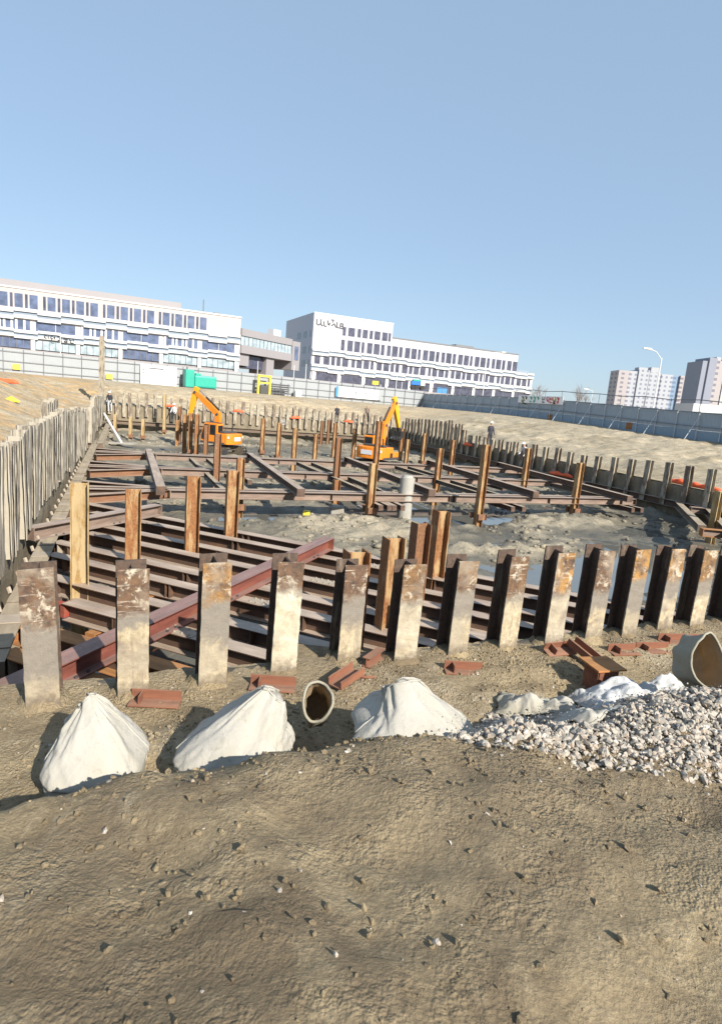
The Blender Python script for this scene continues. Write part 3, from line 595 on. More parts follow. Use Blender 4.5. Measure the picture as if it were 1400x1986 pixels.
FLOOK = ['mud streaked front pile with white scratches, leftmost of the near row', 'near pile with a grey waterline band over tan mud, beside the leftmost', 'near pile with orange flecks below its dark head, third from the left', 'near pile caked almost white with dried mud, fourth from the left', 'near pile standing behind the loose angle iron scrap',
         'near pile of pale crusted mud with a rusty king post at its left', 'near pile with a grey patch halfway down, seventh from the left', 'near pile with white scrape marks across its brown head', 'near pile over the leaning rusty scrap channel', 'near pile with a purple brown head over pale mud', 'near pile with a bright orange rust head', 'near pile with speckled rust, just left of the two at the right border', 'near pile cut by the right border of the photo', 'near pile just past the right border of the photo', 'near pile second past the right border of the photo']
uq, vq = UV(G(1468, 1202, 0))
for k in range(7):                                    # the row runs on to the right of the photograph
    q = W(uq + .8 * (k + 1), vq); b = PROJ(q); tq = PROJ(q + Vector((0, 0, 1.33 + .05 * (k % 2)))); FRONT.append((*b, *tq))
    FLOOK.append(f'near pile out of the photo to the right, {nth(k + 3)} past the right border'); PILEV.append((.74 + .04 * (k % 3), .3, .2 * (k % 4), .3))
for i, (bx, by, tx, ty) in enumerate(FRONT):
    p = G(bx, by, 0); u, v = UV(p); p = W(u, v + 0.15); u, v = UV(p); z1 = TOPZ(p - E2 * .15, ty + 6)
    m0 = Matrix.Translation(p) @ Matrix.Rotation(A0 + R(random.uniform(-3, 3)), 4, 'Z') @ Matrix.Rotation(R([-2.0, -0.6, 0.2, 0.6, .3, .4, .6, .5, .4, .6, .7, .8, .6, .5, .5][min(i, 14)]), 4, 'Y')
    t = thing('steel_pile', FLOOK[i], 'steel pile', group='tall steel H piles along the near edge', mat=m0)
    zf = z1; zb = z1 + random.uniform(-.02, .04)
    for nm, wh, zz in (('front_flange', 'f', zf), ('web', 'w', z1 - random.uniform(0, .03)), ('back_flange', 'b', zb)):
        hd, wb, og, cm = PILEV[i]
        o = hpile(MB(), -2.4 if wh != 'f' else -.6, zz, 0.3, 0.3, 0.02, 0.015, 26, 0.0035, wh).build(nm, MT['pile'] if wh == 'f' else MT['pile_shade'], t); rag(o, zz, .012); o.color = (hd / 2, wb, og, cm)
    # crust of mud at the foot
    vs = []; fs = []; n = 20
    for k in range(n):
        a = 2 * math.pi * k / n; rr = 0.2 + .06 * random.random()
        vs += [(math.cos(a) * rr * 1.25, math.sin(a) * rr * 1.2, -.06), (math.cos(a) * rr * .85, math.sin(a) * rr * .8, .03 + .05 * random.random())]
    for k in range(n): a = 2 * k; b = 2 * ((k + 1) % n); fs.append((a, b, b + 1, a + 1))
    fs.append(tuple(2 * k + 1 for k in range(n))); MB().add(vs, fs).build('mud_collar', MT['ground'], t, smooth=True)

def row_piles(name, spots, ang, mat, label, group, cat='steel pile', seg=4, B=0.3, H=0.3, z0=-2.2):
    for i, (p, z1) in enumerate(spots):
        if i == 0 or True:
            m = hpile(MB(), z0, 0, H, B, 0.02, 0.016, seg, 0.006)
            o = m.build(name, mat)
        o.location = (p.x, p.y, z1); o.rotation_euler = (R(random.uniform(-1.2, 1.2)), R(random.uniform(-1.2, 1.2)), ang + R(random.uniform(-4, 4)))
        tag(o, label(i), cat, group)
# far row
FX = [(213, 755), (226, 766), (240, 761), (251, 762), (268, 762), (284, 762), (301, 764), (318, 763), (333, 772), (350, 773), (366, 773), (381, 774), (396, 773), (412, 771), (427, 774), (441, 777), (456, 778), (471, 779), (487, 780), (500, 782), (515, 784), (530, 784), (544, 786), (557, 788), (569, 788), (581, 790), (594, 790), (608, 793), (620, 794), (633, 796), (645, 797), (656, 798), (671, 799), (684, 799), (695, 801), (706, 801), (716, 803), (727, 804), (738, 806), (749, 807), (760, 808), (770, 809)]
spots = []
for px, py in FX:
    p = ONLINE(px, cD, cC, 1.0); spots.append((Vector((p.x, p.y, 0)) - E2 * .12, TOPZ(p, py)))
row_piles('steel_pile', spots, A0, MT['pile_far'], lambda i: f'brown pile with pale slurry in the far row, {nth(i + 1)} from the far left corner', 'steel H piles along the far side')
# right row: close set tall piles at the far end, then short spaced ones
RX = [(784, 817), (790, 811), (796, 812), (802, 813), (808, 813), (815, 812), (821, 813), (828, 813), (835, 814), (842, 815), (850, 816), (858, 817), (866, 817), (872, 815), (879, 822), (886, 822), (892, 822), (901, 834), (913, 844), (928, 845), (943, 848), (958, 853), (972, 853), (988, 857), (1001, 857), (1018, 861), (1038, 862), (1060, 867), (1084, 869), (1108, 877), (1134, 883), (1161, 885), (1193, 887), (1226, 891), (1259, 893), (1297, 897), (1336, 904), (1379, 910)]
spots = []
for px, py in RX:
    p = ONLINE(px, cB, cC, 0.6); spots.append((Vector((p.x, p.y, 0)) - E1 * .1, TOPZ(p, py)))
row_piles('steel_pile', spots, A0 + R(90), MT['pile_far'], lambda i: (f'dark pile in the close set end of the right row, {nth(i + 1)} from the corner' if i < 17 else f'short shaded pile in the right row, {nth(len(RX) - i)} from the right border'), 'steel H piles along the right side')
# left row, mud caked and uneven
LT = [(0, 866), (9, 864), (12, 857), (28, 855), (31, 838), (52, 836), (55, 826), (80, 824), (71, 805), (82, 789), (95, 786), (99, 794), (110, 792), (116, 801), (146, 797)]
spots = []; v = 11.3
while v < 36.2:
    p = W(ul(v) - .02, v); px = PROJ(Vector((p.x, p.y, 1.4)))[0]
    py = piece(px, [(0, 867), (10, 863), (20, 856), (30, 848), (45, 838), (60, 828), (72, 815), (80, 808), (92, 800), (105, 797), (125, 800), (146, 797)]) + random.uniform(-8, 6)
    z = TOPZ(p, py) if px > -30 else 1.45
    spots.append((p, min(2.0, z) + random.uniform(-.08, .08))); v += 0.56
for v2, dz in ((25.6, 2.15), (26.3, 2.2), (27.0, 2.15), (27.8, 2.25), (28.6, 2.2)): spots.append((W(ul(v2) - .75, v2), dz))
nl = len(spots)
v = 38.6
while v < 58: spots.append((W(ul(v) + .12, v), TOPZ(W(ul(v) + .12, v), random.uniform(764, 773)) if v > 41 else 1.5)); v += 1.05
row_piles('steel_pile', spots, A0 + R(90), MT['pile_left'], lambda i: (f'tall slurry caked pile in the tight left row, {nth(i + 1)} from the near end' if i < nl - 5 else f'pale pile standing behind the left row, {nth(i - nl + 6)} of five' if i < nl else f'pale caked pile of the left row beyond its gap, {nth(i - nl + 1)} from the gap'), 'mud caked steel H piles along the left side', seg=10)
row_piles('steel_pile', [(W(ul(v) - .35 - .1 * k, v), z) for k, (v, z) in enumerate(((9.3, 1.35), (10.2, 1.5)))], A0 + R(80), MT['king'], lambda i: ['rust brown pile at the left border of the photo', 'rust brown pile cut by the left border, tops a pale one'][i], 'mud caked steel H piles along the left side')
# tall marker post in the far left corner
p = ONLINE(197, cD - E2 * 1.2 , cD + E1 * 4 - E2 * 1.2, 1.5); z1 = TOPZ(p, 693)
t = thing('marker_post', 'very tall grey brown lattice stained post in the far left corner', 'post', p)
o = hpile(MB(), -1.6, z1, .36, .36, .02, .016, 12, .01).build('shaft', MT['pile_far'], t)
MB().box(-.14, .14, -.15, .15, z1 + .002, z1 + .32).build('pale_cap', MT['plate'], t)
for k in range(4): MB().box(-.06, .06, -.19, -.182, z1 - .5 - k * 1.3, z1 - .3 - k * 1.3).build('painted_mark', MT['plate'], t)

# ------------------------------------------------------------------ king posts
def king(p, z1, z0, mat, label, group='rusty king posts standing between the struts', rot=0.0, B=.3, seg=8, collar=None, name='king_post'):
    t = thing(name, label, 'king post', (p.x, p.y, 0), A0 + rot, group)
    for nm, wh in (('front_flange', 'f'), ('web', 'w'), ('back_flange', 'b')):
        o = hpile(MB(), z0, z1 - random.uniform(0, .02), B, B, .018, .014, seg, .003, wh).build(nm, mat, t); rag(o, z1 - .02, .012)
    if collar is not None:
        for s in (-1, 1):
            m = MB(); m.box(s * .26 - .07, s * .26 + .07, -.2, -.185, collar - .2, collar + .05); m.box(s * .26 - .07, s * .26 + .07, .185, .2, collar - .2, collar + .05); m.box(s * .26 - .008, s * .26 + .008, -.184, .184, collar - .2, collar + .05)
            m.build('side_bracket', MT['rustweb'], t)
    return t
Q = R(90)
NEARK = [((155, 1130), 935, 'king_mud', 'broad yellow mud coated king post, leftmost of the near group', R(45)), ((257, 1088), 947, 'king', 'rust streaked king post behind the second near pile', R(45)), ((371, 1063), 923, 'king', 'king post with a pale edge and dark rusted channel, third of the left group', R(45)), ((447, 1036), 912, 'king', 'orange brown king post, tallest of the left group', R(45)),
         ((748, 1215), 1041, 'king', 'bright orange rust king post between two near piles', R(45)), ((803, 1140), 1013, 'king_dark', 'brown king post with a notched top behind the sixth near pile', R(45)), ((843, 1118), 990, 'king', 'king post with a pale narrow edge, tallest of the right group', R(45)), ((697, 1280), 1068, 'king', 'king post whose rusty head shows just behind the fifth near pile', R(45))]
for (b, ty, mk, lab, rot) in NEARK:
    p = G(b[0], b[1], -.5)
    if b[0] == 803: p = (G(748, 1215, -.5) + G(843, 1118, -.5)) / 2
    if b[0] == 697: p = G(748, 1215, -.5) * 1.5 - G(843, 1118, -.5) * .5
    p = Vector((p.x, p.y, 0)); king(p, TOPZ(p, ty), -2.2, MT[mk], lab, rot=R(90), seg=14)
# (column, row of the foot, level seen at the foot, row of the head, material, bracket level)
KP = [(715, 1008, -1.55, 898, 'king', -1.05), (925, 1020, -1.55, 862, 'king', -1.05), (1110, 1004, -1.5, 897, 'king', -1.05), (462, 1000, -1.55, 888, 'king', -1.1), (420, 913, -.5, 841, 'king_dark', None), (398, 891, -1.4, 824, 'king_dark', None), (380, 887, -1.4, 803, 'king', None), (368, 884, -1.4, 801, 'king', -1.0), (357, 880, -1.4, 804, 'king', None), (343, 864, -1.4, 814, 'king', None), (347, 858, -1.3, 788, 'king_dark', None),
      (223, 838, -1.2, 803, 'king_mud', -.9), (253, 848, -1.2, 808, 'king_mud', -1.0), (277, 850, -1.2, 812, 'king_mud', -1.0), (318, 840, -1.2, 764, 'king_mud', -.9),
      (507, 887, -1.4, 811, 'king', -.9), (538, 893, -1.4, 820, 'king', -1.1), (568, 912, -1.45, 830, 'king', None), (609, 900, -1.45, 841, 'king', None), (652, 921, -.5, 849, 'king_dark', None), (622, 862, -1.4, 816, 'king_dark', None), (635, 862, -1.4, 814, 'king_dark', None), (646, 887, -1.4, 820, 'king', None), (662, 852, -1.4, 806, 'king_dark', None), (684, 892, -1.4, 831, 'king', None), (728, 905, -.5, 816, 'king', None),
      (775, 893, -1.4, 831, 'king', None), (786, 905, -1.45, 852, 'king', None), (818, 903, -1.45, 840, 'king', -1.1), (848, 926, -.5, 869, 'king', None), (872, 923, -1.45, 853, 'king', None), (1017, 931, -.5, 869, 'king', None), (840, 975, -1.5, 950, 'king', None), (1385, 1008, -.5, 952, 'king_mud', None), (650, 975, -1.5, 930, 'king', None)]
for i, (bx, by, zb, ty, mk, col) in enumerate(KP):
    p = G(bx, by, zb)
    p = Vector((p.x, p.y, 0)); where = ('under the excavator arm' if 340 <= bx <= 400 else 'near the far corner' if bx < 340 else 'at the nearest strut' if by > 970 and bx < 1300 else 'by the right excavator' if 700 < bx < 790 else 'far out in the pit' if bx < 700 else 'in the right half')
    hue = {'king': 'orange brown', 'king_dark': 'dark topped', 'king_mud': 'pale muddy'}[mk]
    king(p, TOPZ(p, ty), -2.1, MT[mk], f'{hue} king post {where}, {nth(sorted(k[0] for k in KP).index(bx) + 1)} from left of the farther posts', rot=R(90), seg=4, collar=col, B=.28)
# pale concrete pile stump behind the near long strut
p = G(783, 1003, -1.55); t = thing('concrete_column', 'pale round concrete pile stump standing behind the nearest long strut', 'concrete pile', p)
MB().tube([(0, 0, -.6), (0, 0, TOPZ(p, 926) + 1.55)], [.31, .3], 24).build('shaft', MT['concrete'], t, smooth=False)
MB().tube([(0, 0, TOPZ(p, 926) + 1.55), (0, 0, TOPZ(p, 924) + 1.60)], [.25, .2], 18).build('broken_head', MT['concrete'], t)
# ------------------------------------------------------------------ excavators
def excavator(p, heading, label, arm, sc):
    arm = [(x / sc if i else x, z / sc if i else z) for i, (x, z) in enumerate(arm)]
    t = thing('excavator', label, 'excavator', p, heading, 'orange tracked excavators')
    # tracks: stadium outline extruded, with shoes and wheels
    for s in (-1, 1):
        y0, y1 = (s * 1.25 - .25, s * 1.25 + .25); r = .38; L = 1.35; pts = []
        for k in range(13): a = R(90 + 180 * k / 12); pts.append((-L + r * math.cos(a), r + r * math.sin(a)))
        for k in range(13): a = R(-90 + 180 * k / 12); pts.append((L + r * math.cos(a), r + r * math.sin(a)))
        tr = MB().prism(pts, y0, y1).build('track', MT['muddark'], t)
        m = MB(); n = len(pts)
        for k in range(26):
            q = k / 26; per = 4 * L + 2 * math.pi * r; d = q * per
            if d < 2 * L: c = (-L + d, 2 * r); nn = (0, 1)
            elif d < 2 * L + math.pi * r: a = R(90) - (d - 2 * L) / r; c = (L + r * math.cos(a), r + r * math.sin(a)); nn = (math.cos(a), math.sin(a))
            elif d < 4 * L + math.pi * r: c = (L - (d - 2 * L - math.pi * r), 0); nn = (0, -1)
            else: a = R(-90) - (d - 4 * L - math.pi * r) / r; c = (-L + r * math.cos(a), r + r * math.sin(a)); nn = (math.cos(a), math.sin(a))
            m.bar((c[0], y0 - .02, c[1]), (c[0], y1 + .02, c[1]), .1, .05, (nn[0], 0, nn[1]))
        m.build('track_shoes', MT['black'], tr)
        for x in (-L, -.8, -.25, .3, .85, L): MB().tube([(x, s * 1.51, r if abs(x) > 1 else r * .55), (x, s * 1.54, r if abs(x) > 1 else r * .55)], .26 if abs(x) > 1 else .13, 12).build('track_wheel', MT['dark'], tr)
    MB().box(-.9, .9, -1.0, 1.0, .4, .75).tube([(0, 0, .75), (0, 0, .95)], .55, 18).build('undercarriage', MT['muddark'], t)
    # house: deck, counterweight, engine cover
    MB().box(-1.0, 1.55, -1.22, 1.22, .95, 1.12).build('deck', MT['dark'], t, bevel=.03)
    cw = [(-1.0, -1.22), (-1.25, -1.2)]; 
    for k in range(9): a = R(270 - 180 * k / 8); cw.append((-1.3 + .32 * math.cos(a) * 1.0, 1.15 * math.sin(a)))
    cw += [(-1.25, 1.2), (-1.0, 1.22)]
    c = MB().prism(cw, 1.0, 1.95, 2).build('counterweight', MT['exc'], t, bevel=.06)
    MB().box(-1.64, -1.618, -.5, .55, 1.32, 1.68).build('silver_decal', MT['silver'], c, bevel=.01)
    for s in (-1, 1): MB().box(-1.45, -1.3, s * 1.16 - .05, s * 1.16 + .03, 1.55, 1.75).build('rear_lamp', MT['lampw'], c)
    rs = MB().box(-1.0, .55, -1.22, -.35, 1.12, 1.95).build('engine_cover', MT['exc'], t, bevel=.05)
    MB().box(-1.0, -.25, -.34, 1.22, 1.12, 1.95).build('engine_cover', MT['exc'], t, bevel=.05)
    MB().box(.55, 1.5, -1.2, -.4, 1.12, 1.55).build('toolbox', MT['exc'], t, bevel=.05)
    MB().box(.05, .45, -1.235, -1.21, 1.15, 1.5).build('side_cutout', MT['black'], rs)
    MB().box(-.85, -.3, -1.1, .9, 1.955, 2.12).build('engine_hood', MT['dark'], t, bevel=.05)
    MB().tube([(-.5, -.8, 2.1), (-.5, -.8, 2.5), (-.58, -.8, 2.6)], .06, 10).build('exhaust_pipe', MT['black'], t)
    MB().tube([(-.9, -1.1, 1.95), (-.9, -1.1, 2.3), (.4, -1.1, 2.3), (.5, -1.1, 1.95)], .02, 6).build('handrail', MT['black'], t)
    # cab on the left
    prof = [(-.24, 1.12), (1.5, 1.12), (1.55, 1.6), (1.2, 2.72), (.95, 2.82), (-.1, 2.82), (-.24, 2.7)]
    cab = MB().prism(prof, .28, 1.2).build('cab', MT['exc'], t, bevel=.04)
    MB().prism([(-.05, 1.75), (.55, 1.75), (.55, 2.65), (-.05, 2.65)], 1.195, 1.215).build('cab_window', MT['glassd'], cab)
    MB().prism([(.65, 1.25), (1.4, 1.3), (1.44, 1.6), (1.13, 2.65), (.65, 2.65)], 1.195, 1.215).build('cab_window', MT['glassd'], cab)
    MB().prism([(.2, 1.8), (1.36, 1.75), (1.1, 2.65), (.2, 2.65)], .265, .285).build('cab_window', MT['glassd'], cab)
    MB().box(-.262, -.238, .38, 1.1, 2.0, 2.62).build('rear_window', MT['glassd'], cab)
    MB().bar((1.52, .74, 1.68), (1.23, .74, 2.6), .78, .02, (1, 0, 0)).build('windscreen', MT['glassd'], cab)
    MB().box(-.2, 1.1, .32, 1.16, 2.825, 2.87).build('cab_roof', MT['dark'], cab)
    # boom (two piece), stick, linkage, rams
    ft, kn, tip, se = [Vector((x, 0, z)) for x, z in arm]
    def limb(a, b, w0, w1, th, name, mat, par):
        d = (b - a).normalized(); n = Vector((-d.z, 0, d.x)); L = (b - a).length
        P = [a - n * w0 / 2 - d * .12, a + n * w0 / 2 - d * .12, a.lerp(b, .4) + n * (max(w0, w1) * .62), b + n * w1 / 2 + d * .1, b - n * w1 / 2 + d * .1, a.lerp(b, .4) - n * (max(w0, w1) * .5)]
        return MB().prism([(q.x, q.z) for q in P], -th / 2, th / 2).build(name, mat, par, bevel=.025)
    MB().box(.3, .95, -.26, .26, 1.12, 1.75).build('boom_foot', MT['dark'], t, bevel=.03)
    bm = limb(ft, kn, .42, .5, .36, 'boom', MT['exc'], t)
    limb(kn, tip, .5, .34, .34, 'boom', MT['exc'], t)
    st = limb(tip + Vector((-.12, 0, .35)), se, .5, .26, .28, 'stick', MT['excy'], t)
    for q in (kn, tip): MB().tube([(q.x, -.23, q.z), (q.x, .23, q.z)], .12, 12).build('pivot_pin', MT['dark'], bm)
    def ram(a, b, y, par):
        a, b = Vector(a), Vector(b); o = Vector((0, y, 0)); m = a.lerp(b, .6)
        r = MB().tube([a + o, m + o], .075, 10).build('ram', MT['black'], par); MB().tube([m + o, b + o], .04, 10).build('ram_rod', MT['chrome'], r)
    for y in (-.25, .25): ram((1.15, 0, 1.5), kn + Vector((.22, 0, -.25)), y, t)
    ram(kn + Vector((-.12, 0, .4)), tip + Vector((-.2, 0, .37)), 0, t); ram(tip + Vector((.1, 0, .4)), se + Vector((.2, 0, .5)), 0, t)
    # quick hitch and bucket
    O = se - Vector((3.0, 0, 2.9))
    MB().bar(O + Vector((3.0, 0, 2.95)), O + Vector((3.18, 0, 2.5)), .2, .25).build('quick_hitch', MT['black'], t)
    bk = [(x + O.x, z + O.z) for x, z in [(2.95, 2.5), (3.35, 2.5), (3.42, 2.1), (3.1, 1.75), (2.65, 1.8), (2.55, 1.95), (2.95, 2.05)]]
    T = [(x + O.x, z + O.z) for x, z in [(2.55, 1.95), (2.42, 1.9), (2.63, 1.82)]]
    b = MB().prism(bk, -.38, .38).build('bucket', MT['black'], t, bevel=.02)
    MB().prism(T, -.34, -.2).prism(T, -.07, .07).prism(T, .2, .34).build('bucket_teeth', MT['chrome'], b)
    t.scale = (sc, sc, sc)
    return t
pe = G(430, 880, -1.5); excavator(Vector((pe.x, pe.y, -1.5)), R(160), 'orange excavator in the left of the pit, seen from the side, arm folded down', [(.55, 1.5), (.45, 2.85), (2.45, 4.3), (2.9, 2.6)], .8)
pe = G(728, 911, -1.5); excavator(Vector((pe.x, pe.y, -1.5)), R(58), 'orange excavator seen from behind with a silver rear panel, arm raised to the right', [(.55, 1.5), (.7, 3.15), (1.85, 4.75), (2.7, 3.1)], .86)

# ------------------------------------------------------------------ people
def person(p, rz, label, top, legs, helmet=True, bend=0.0, s=1.0, arm=0.25):
    me = bpy.data.meshes.new('person'); o = bpy.data.objects.new('person', me); C.objects.link(o)
    f = bend
    J = [(0, 0, .95), (0, .02 + f * .15, 1.2), (0, f * .35, 1.42), (0, f * .45, 1.52), (0, f * .5 + .02, 1.62), (0, f * .5 + .03, 1.72),
         (.1, 0, .9), (.11, .04, .5), (.11, 0, .1), (.11, .14, .04), (-.1, 0, .9), (-.12, -.02, .5), (-.12, -.1, .1), (-.12, .04, .04),
         (.19, f * .35, 1.4), (.24, f * .35 + .04, 1.13), (.22, f * .35 + arm, .93), (.21, f * .35 + arm + .06, .84), (-.19, f * .35, 1.4), (-.24, f * .35 + .02, 1.13), (-.23, f * .35 + arm * .7, .92), (-.22, f * .35 + arm * .7 + .06, .83)]
    Ed = [(0, 1), (1, 2), (2, 3), (3, 4), (4, 5), (0, 6), (6, 7), (7, 8), (8, 9), (0, 10), (10, 11), (11, 12), (12, 13), (2, 14), (14, 15), (15, 16), (16, 17), (2, 18), (18, 19), (19, 20), (20, 21)]
    Rd = [.15, .15, .16, .065, .095, .075, .1, .075, .055, .045, .1, .075, .055, .045, .075, .055, .045, .04, .075, .055, .045, .04]
    me.from_pydata(J, Ed, [])
    sk = o.modifiers.new('skin', 'SKIN'); sub = o.modifiers.new('sub', 'SUBSURF'); sub.levels = sub.render_levels = 1
    for i, r in enumerate(Rd): me.skin_vertices[0].data[i].radius = (r, r * (.75 if i < 3 else 1)); me.skin_vertices[0].data[i].use_root = i == 0
    dg = bpy.context.evaluated_depsgraph_get(); em = bpy.data.meshes.new_from_object(o.evaluated_get(dg)); o.modifiers.clear(); o.data = em
    em.materials.clear()
    for m in (MT['skin'], top, legs): em.materials.append(m)
    for q in em.polygons:
        z = q.center.z; q.use_smooth = True; q.material_index = 2 if z < .98 and abs(q.center.x) < .2 else (1 if z < 1.5 and not z < .86 else 0)
    o.location = p; o.rotation_euler = (0, 0, rz); o.scale = (s, s, s)
    tag(o, label, 'person', 'workers round the pit')
    if helmet:
        m = MB(); pts = []
        hy = f * .5 + .03
        for k in range(6): a = R(90 * k / 5); pts.append((.125 * math.cos(a), .13 * math.sin(a)))
        vs = []; fs = []; n = 14
        for (r, z) in [(.17, -.005)] + pts:
            for k in range(n): t = 2 * math.pi * k / n; vs.append((r * math.cos(t), hy + r * 1.1 * math.sin(t), 1.70 + z))
        for i in range(len(pts)):
            for k in range(n): fs.append((i * n + k, i * n + (k + 1) % n, (i + 1) * n + (k + 1) % n, (i + 1) * n + k))
        MB().add(vs, fs).build('helmet', MT['helmet'], o, smooth=True)
    return o
def onr(px): p = ONLINE(px, cB, cC, .6); return p
p = onr(938) + E1 * .5; person(Vector((p.x, p.y, height(*UV(p)))), R(200), 'worker in dark clothes and a white helmet standing on top of the right pile row', MT['cloth_d'], MT['cloth_d'], s=1.08)
p = ONLINE(213, cD, cC, 1.0) - E2 * .5; person(Vector((p.x, p.y, .35)), R(190), 'worker in dark clothes among the piles in the far left corner', MT['cloth_d'], MT['cloth_w'], bend=.3)
p = ONLINE(336, cD, cC, -.5) - E2 * .75; person(Vector((p.x, p.y, -.3)), R(170), 'worker in a pale shirt and dark trousers standing on the far waler', MT['cloth_w'], MT['cloth_d'], bend=.2)
p = ONLINE(651, cD, cC, .5) - E2 * .1; person(Vector((p.x, p.y, .75)), R(180), 'worker in black beside a thin pile in the middle of the far row', MT['cloth_d'], MT['cloth_d'], False)
p = ONLINE(714, cD, cC, 1.2) + E2 * .5; person(Vector((p.x, p.y, .95)), R(170), 'worker in a brown coat standing behind the far row left of the right excavator', MT['bark'], MT['cloth_d'], False, s=1.05)
p = onr(1031) - E1 * .5; person(Vector((p.x, p.y, -.5)), R(120), 'worker with a pale top bent over on the shaded right waler', MT['cloth_w'], MT['cloth_d'], bend=.6)

# ------------------------------------------------------------------ fences
def gz(p): return height(*UV(p))
def px_line(a, Ya, b, Yb):
    return ATY(*a, Ya), ATY(*b, Yb)
FL0 = Vector((-74, 45, 0)); FL1 = Vector((8.7, 100, 0)); FR1 = Vector((27.4, 45, 0)); FR2 = FR1 + (FR1 - FL1).normalized() * 14
def hoarding(name, p0, p1, hgt, label, sheet, post, step, braces, rails, foot=None, base=None):
    L = (p1 - p0).length; n = max(1, int(round(L / step))); t = thing(name, label, 'hoarding fence', mat=frame(p0, p1), group='hoarding fences round the site')
    zs = [gz(p0.lerp(p1, i / n)) if base is None else base for i in range(n + 1)]
    zs = [sum(zs[max(0, i - 3):i + 4]) / len(zs[max(0, i - 3):i + 4]) for i in range(n + 1)]
    for i in range(n):
        x0, x1 = L * i / n, L * (i + 1) / n; z0 = min(zs[i], zs[i + 1]) - .25; zt = (zs[i] + zs[i + 1]) / 2 + hgt; o = random.uniform(-.02, .02)
        if foot:
            MB().box(x0 + .01, x1 - .01, -.03 + o, o, z0 + .25 + .8, zt).build('sheet_panel', sheet, t); MB().box(x0 + .01, x1 - .01, -.02 + o, .01 + o, z0, z0 + 1.04).build('foot_panel', foot, t)
        else: MB().box(x0 + .01, x1 - .01, -.03 + o, o, z0, zt).build('sheet_panel', sheet, t)
    for i in range(0, n + 1):
        x = L * i / n; z = zs[i]
        q = MB().tube([(x, -.1 * braces, z - .3), (x, -.1 * braces, z + hgt + .05)], .035, 6).build('post', post, t)
        if i % 2 == 0 and foot: MB().tube([(x, -.12 * braces, z + hgt * .8), (x, -1.3 * braces, z - .2)], .025, 6).build('brace', post, t)
    for h in rails:
        MB().tube([(L * i / n, -.14 * braces, zs[i] + h) for i in range(n + 1)], .03, 6).build('rail', MT['pipe'], t)
    return t, zs
fl, zl = hoarding('hoarding_fence', FL1, FL0, 2.55, 'long pale grey site hoarding with dark scaffold pipes across the back of the pit', MT['fenl'], MT['pipe'], 2.0, -1, (.35, 1.25, 2.3))
fr, zr = hoarding('hoarding_fence', FR2, FL1, 2.2, 'shaded blue grey site hoarding along the right side of the pit', MT['fenr'], MT['galv'], 2.2, -1, (1.05, 2.15), MT['fenb'])
# guard net over the right hoarding
L = (FL1 - FR2).length; t = thing('guard_net', 'thin dark wire and posts of a net above the blue grey hoarding', 'net fence', mat=frame(FR2 + Vector((.35, .1, 0)), FL1 + Vector((.35, .1, 0))))
n = 24
for i in range(n + 1): z = zr[min(len(zr) - 1, int(i / n * (len(zr) - 1)))]; MB().tube([(L * i / n, 0, z), (L * i / n, 0, z + 3.2)], .03, 6).build('net_post', MT['pipe'], t)
MB().tube([(L * i / n, 0, zr[min(len(zr) - 1, int(i / n * (len(zr) - 1)))] + 3.17 - .1 * (i % 2)) for i in range(n + 1)], .04, 6).build('top_wire', MT['pipe'], t)
# small yellow and orange notices fixed to the fences
def fence_notice(px, py, Y, w_, h_, mat, label, name='safety_sign', th=.03):
    p = ATY(px, py, Y); q = MB().box(-w_ / 2, w_ / 2, -th, 0, -h_ / 2, h_ / 2).build(name, mat); q.location = p
    q.rotation_euler = (0, 0, math.atan2((FL1 - FL0).y, (FL1 - FL0).x) if px < 800 else math.atan2((FR1 - FL1).y, (FR1 - FL1).x) + R(0)); return tag(q, label, 'sign')
def on_fence(px, left=True, off=.25):
    a, b = (FL0, FL1) if left else (FL1, FR2); best = min((abs(PROJ(a.lerp(b, i / 3000) + Vector((0, 0, 3.2)))[0] - px), i) for i in range(3001))
    p = a.lerp(b, best[1] / 3000); return p + Vector((0.1, -1, 0)).normalized() * off if left else p + Vector((-1, -.3, 0)).normalized() * off
for px, py, lf, m, lab in ((32, 711, 1, 'yellow', 'small yellow notice on the pale hoarding at the left'), (212, 730, 1, 'yellow', 'small yellow notice on the pale hoarding beside the tall post'), (1066, 809, 0, 'orange', 'small orange notice on the blue hoarding below the banner'), (1220, 826, 0, 'orange', 'small orange notice on the blue hoarding left of the street lamp')):
    p = on_fence(px, lf, .2); fence_notice(px, py, p.y, .75, .6, MT[m], lab)
p = on_fence(305, 1, .3); q = ATY(308, 728, p.y); q0 = MB().box(-2.2, 2.2, -.03, 0, -1.15, 1.2).build('board', MT['fenl']); t = thing('site_board', 'large pale board with a dark heading fixed to the hoarding left of the green tank', 'site board', q, math.atan2(55, 82.7)); q0.parent = t; q0.data.materials[0] = MT['signw']
MB().box(-1.2, .6, -.05, -.031, .7, .9).build('heading', MT['pipe'], t)
for k in range(3): MB().box(-2.0, -1.8, -.05, -.031, .5 - k * .35, .65 - k * .35).build('notice', MT['ink'], t)
q = ATY(283, 735, p.y); t = tag(MB().prism([(-.9, -1.0), (.95, -1.0), (.95, .9), (.5, 1.0), (-.3, .3)], -.4, 0).build('sheet_stack', MT['fenr']), 'dark blue tarpaulined stack leaning at the hoarding left of the pale board', 'tarpaulin stack'); t.location = q; t.rotation_euler = (0, 0, R(33))

# ------------------------------------------------------------------ lettering helper: strokes laid on a board
def strokes(polys, mat, name, par, wd=.1, th=.02, y=0.0):
    m = MB()
    for poly in polys:
        for a, b in zip(poly, poly[1:]): m.bar((a[0], y, a[1]), (b[0], y, b[1]), wd, th, (0, 1, 0))
    return m.build(name, mat, par)
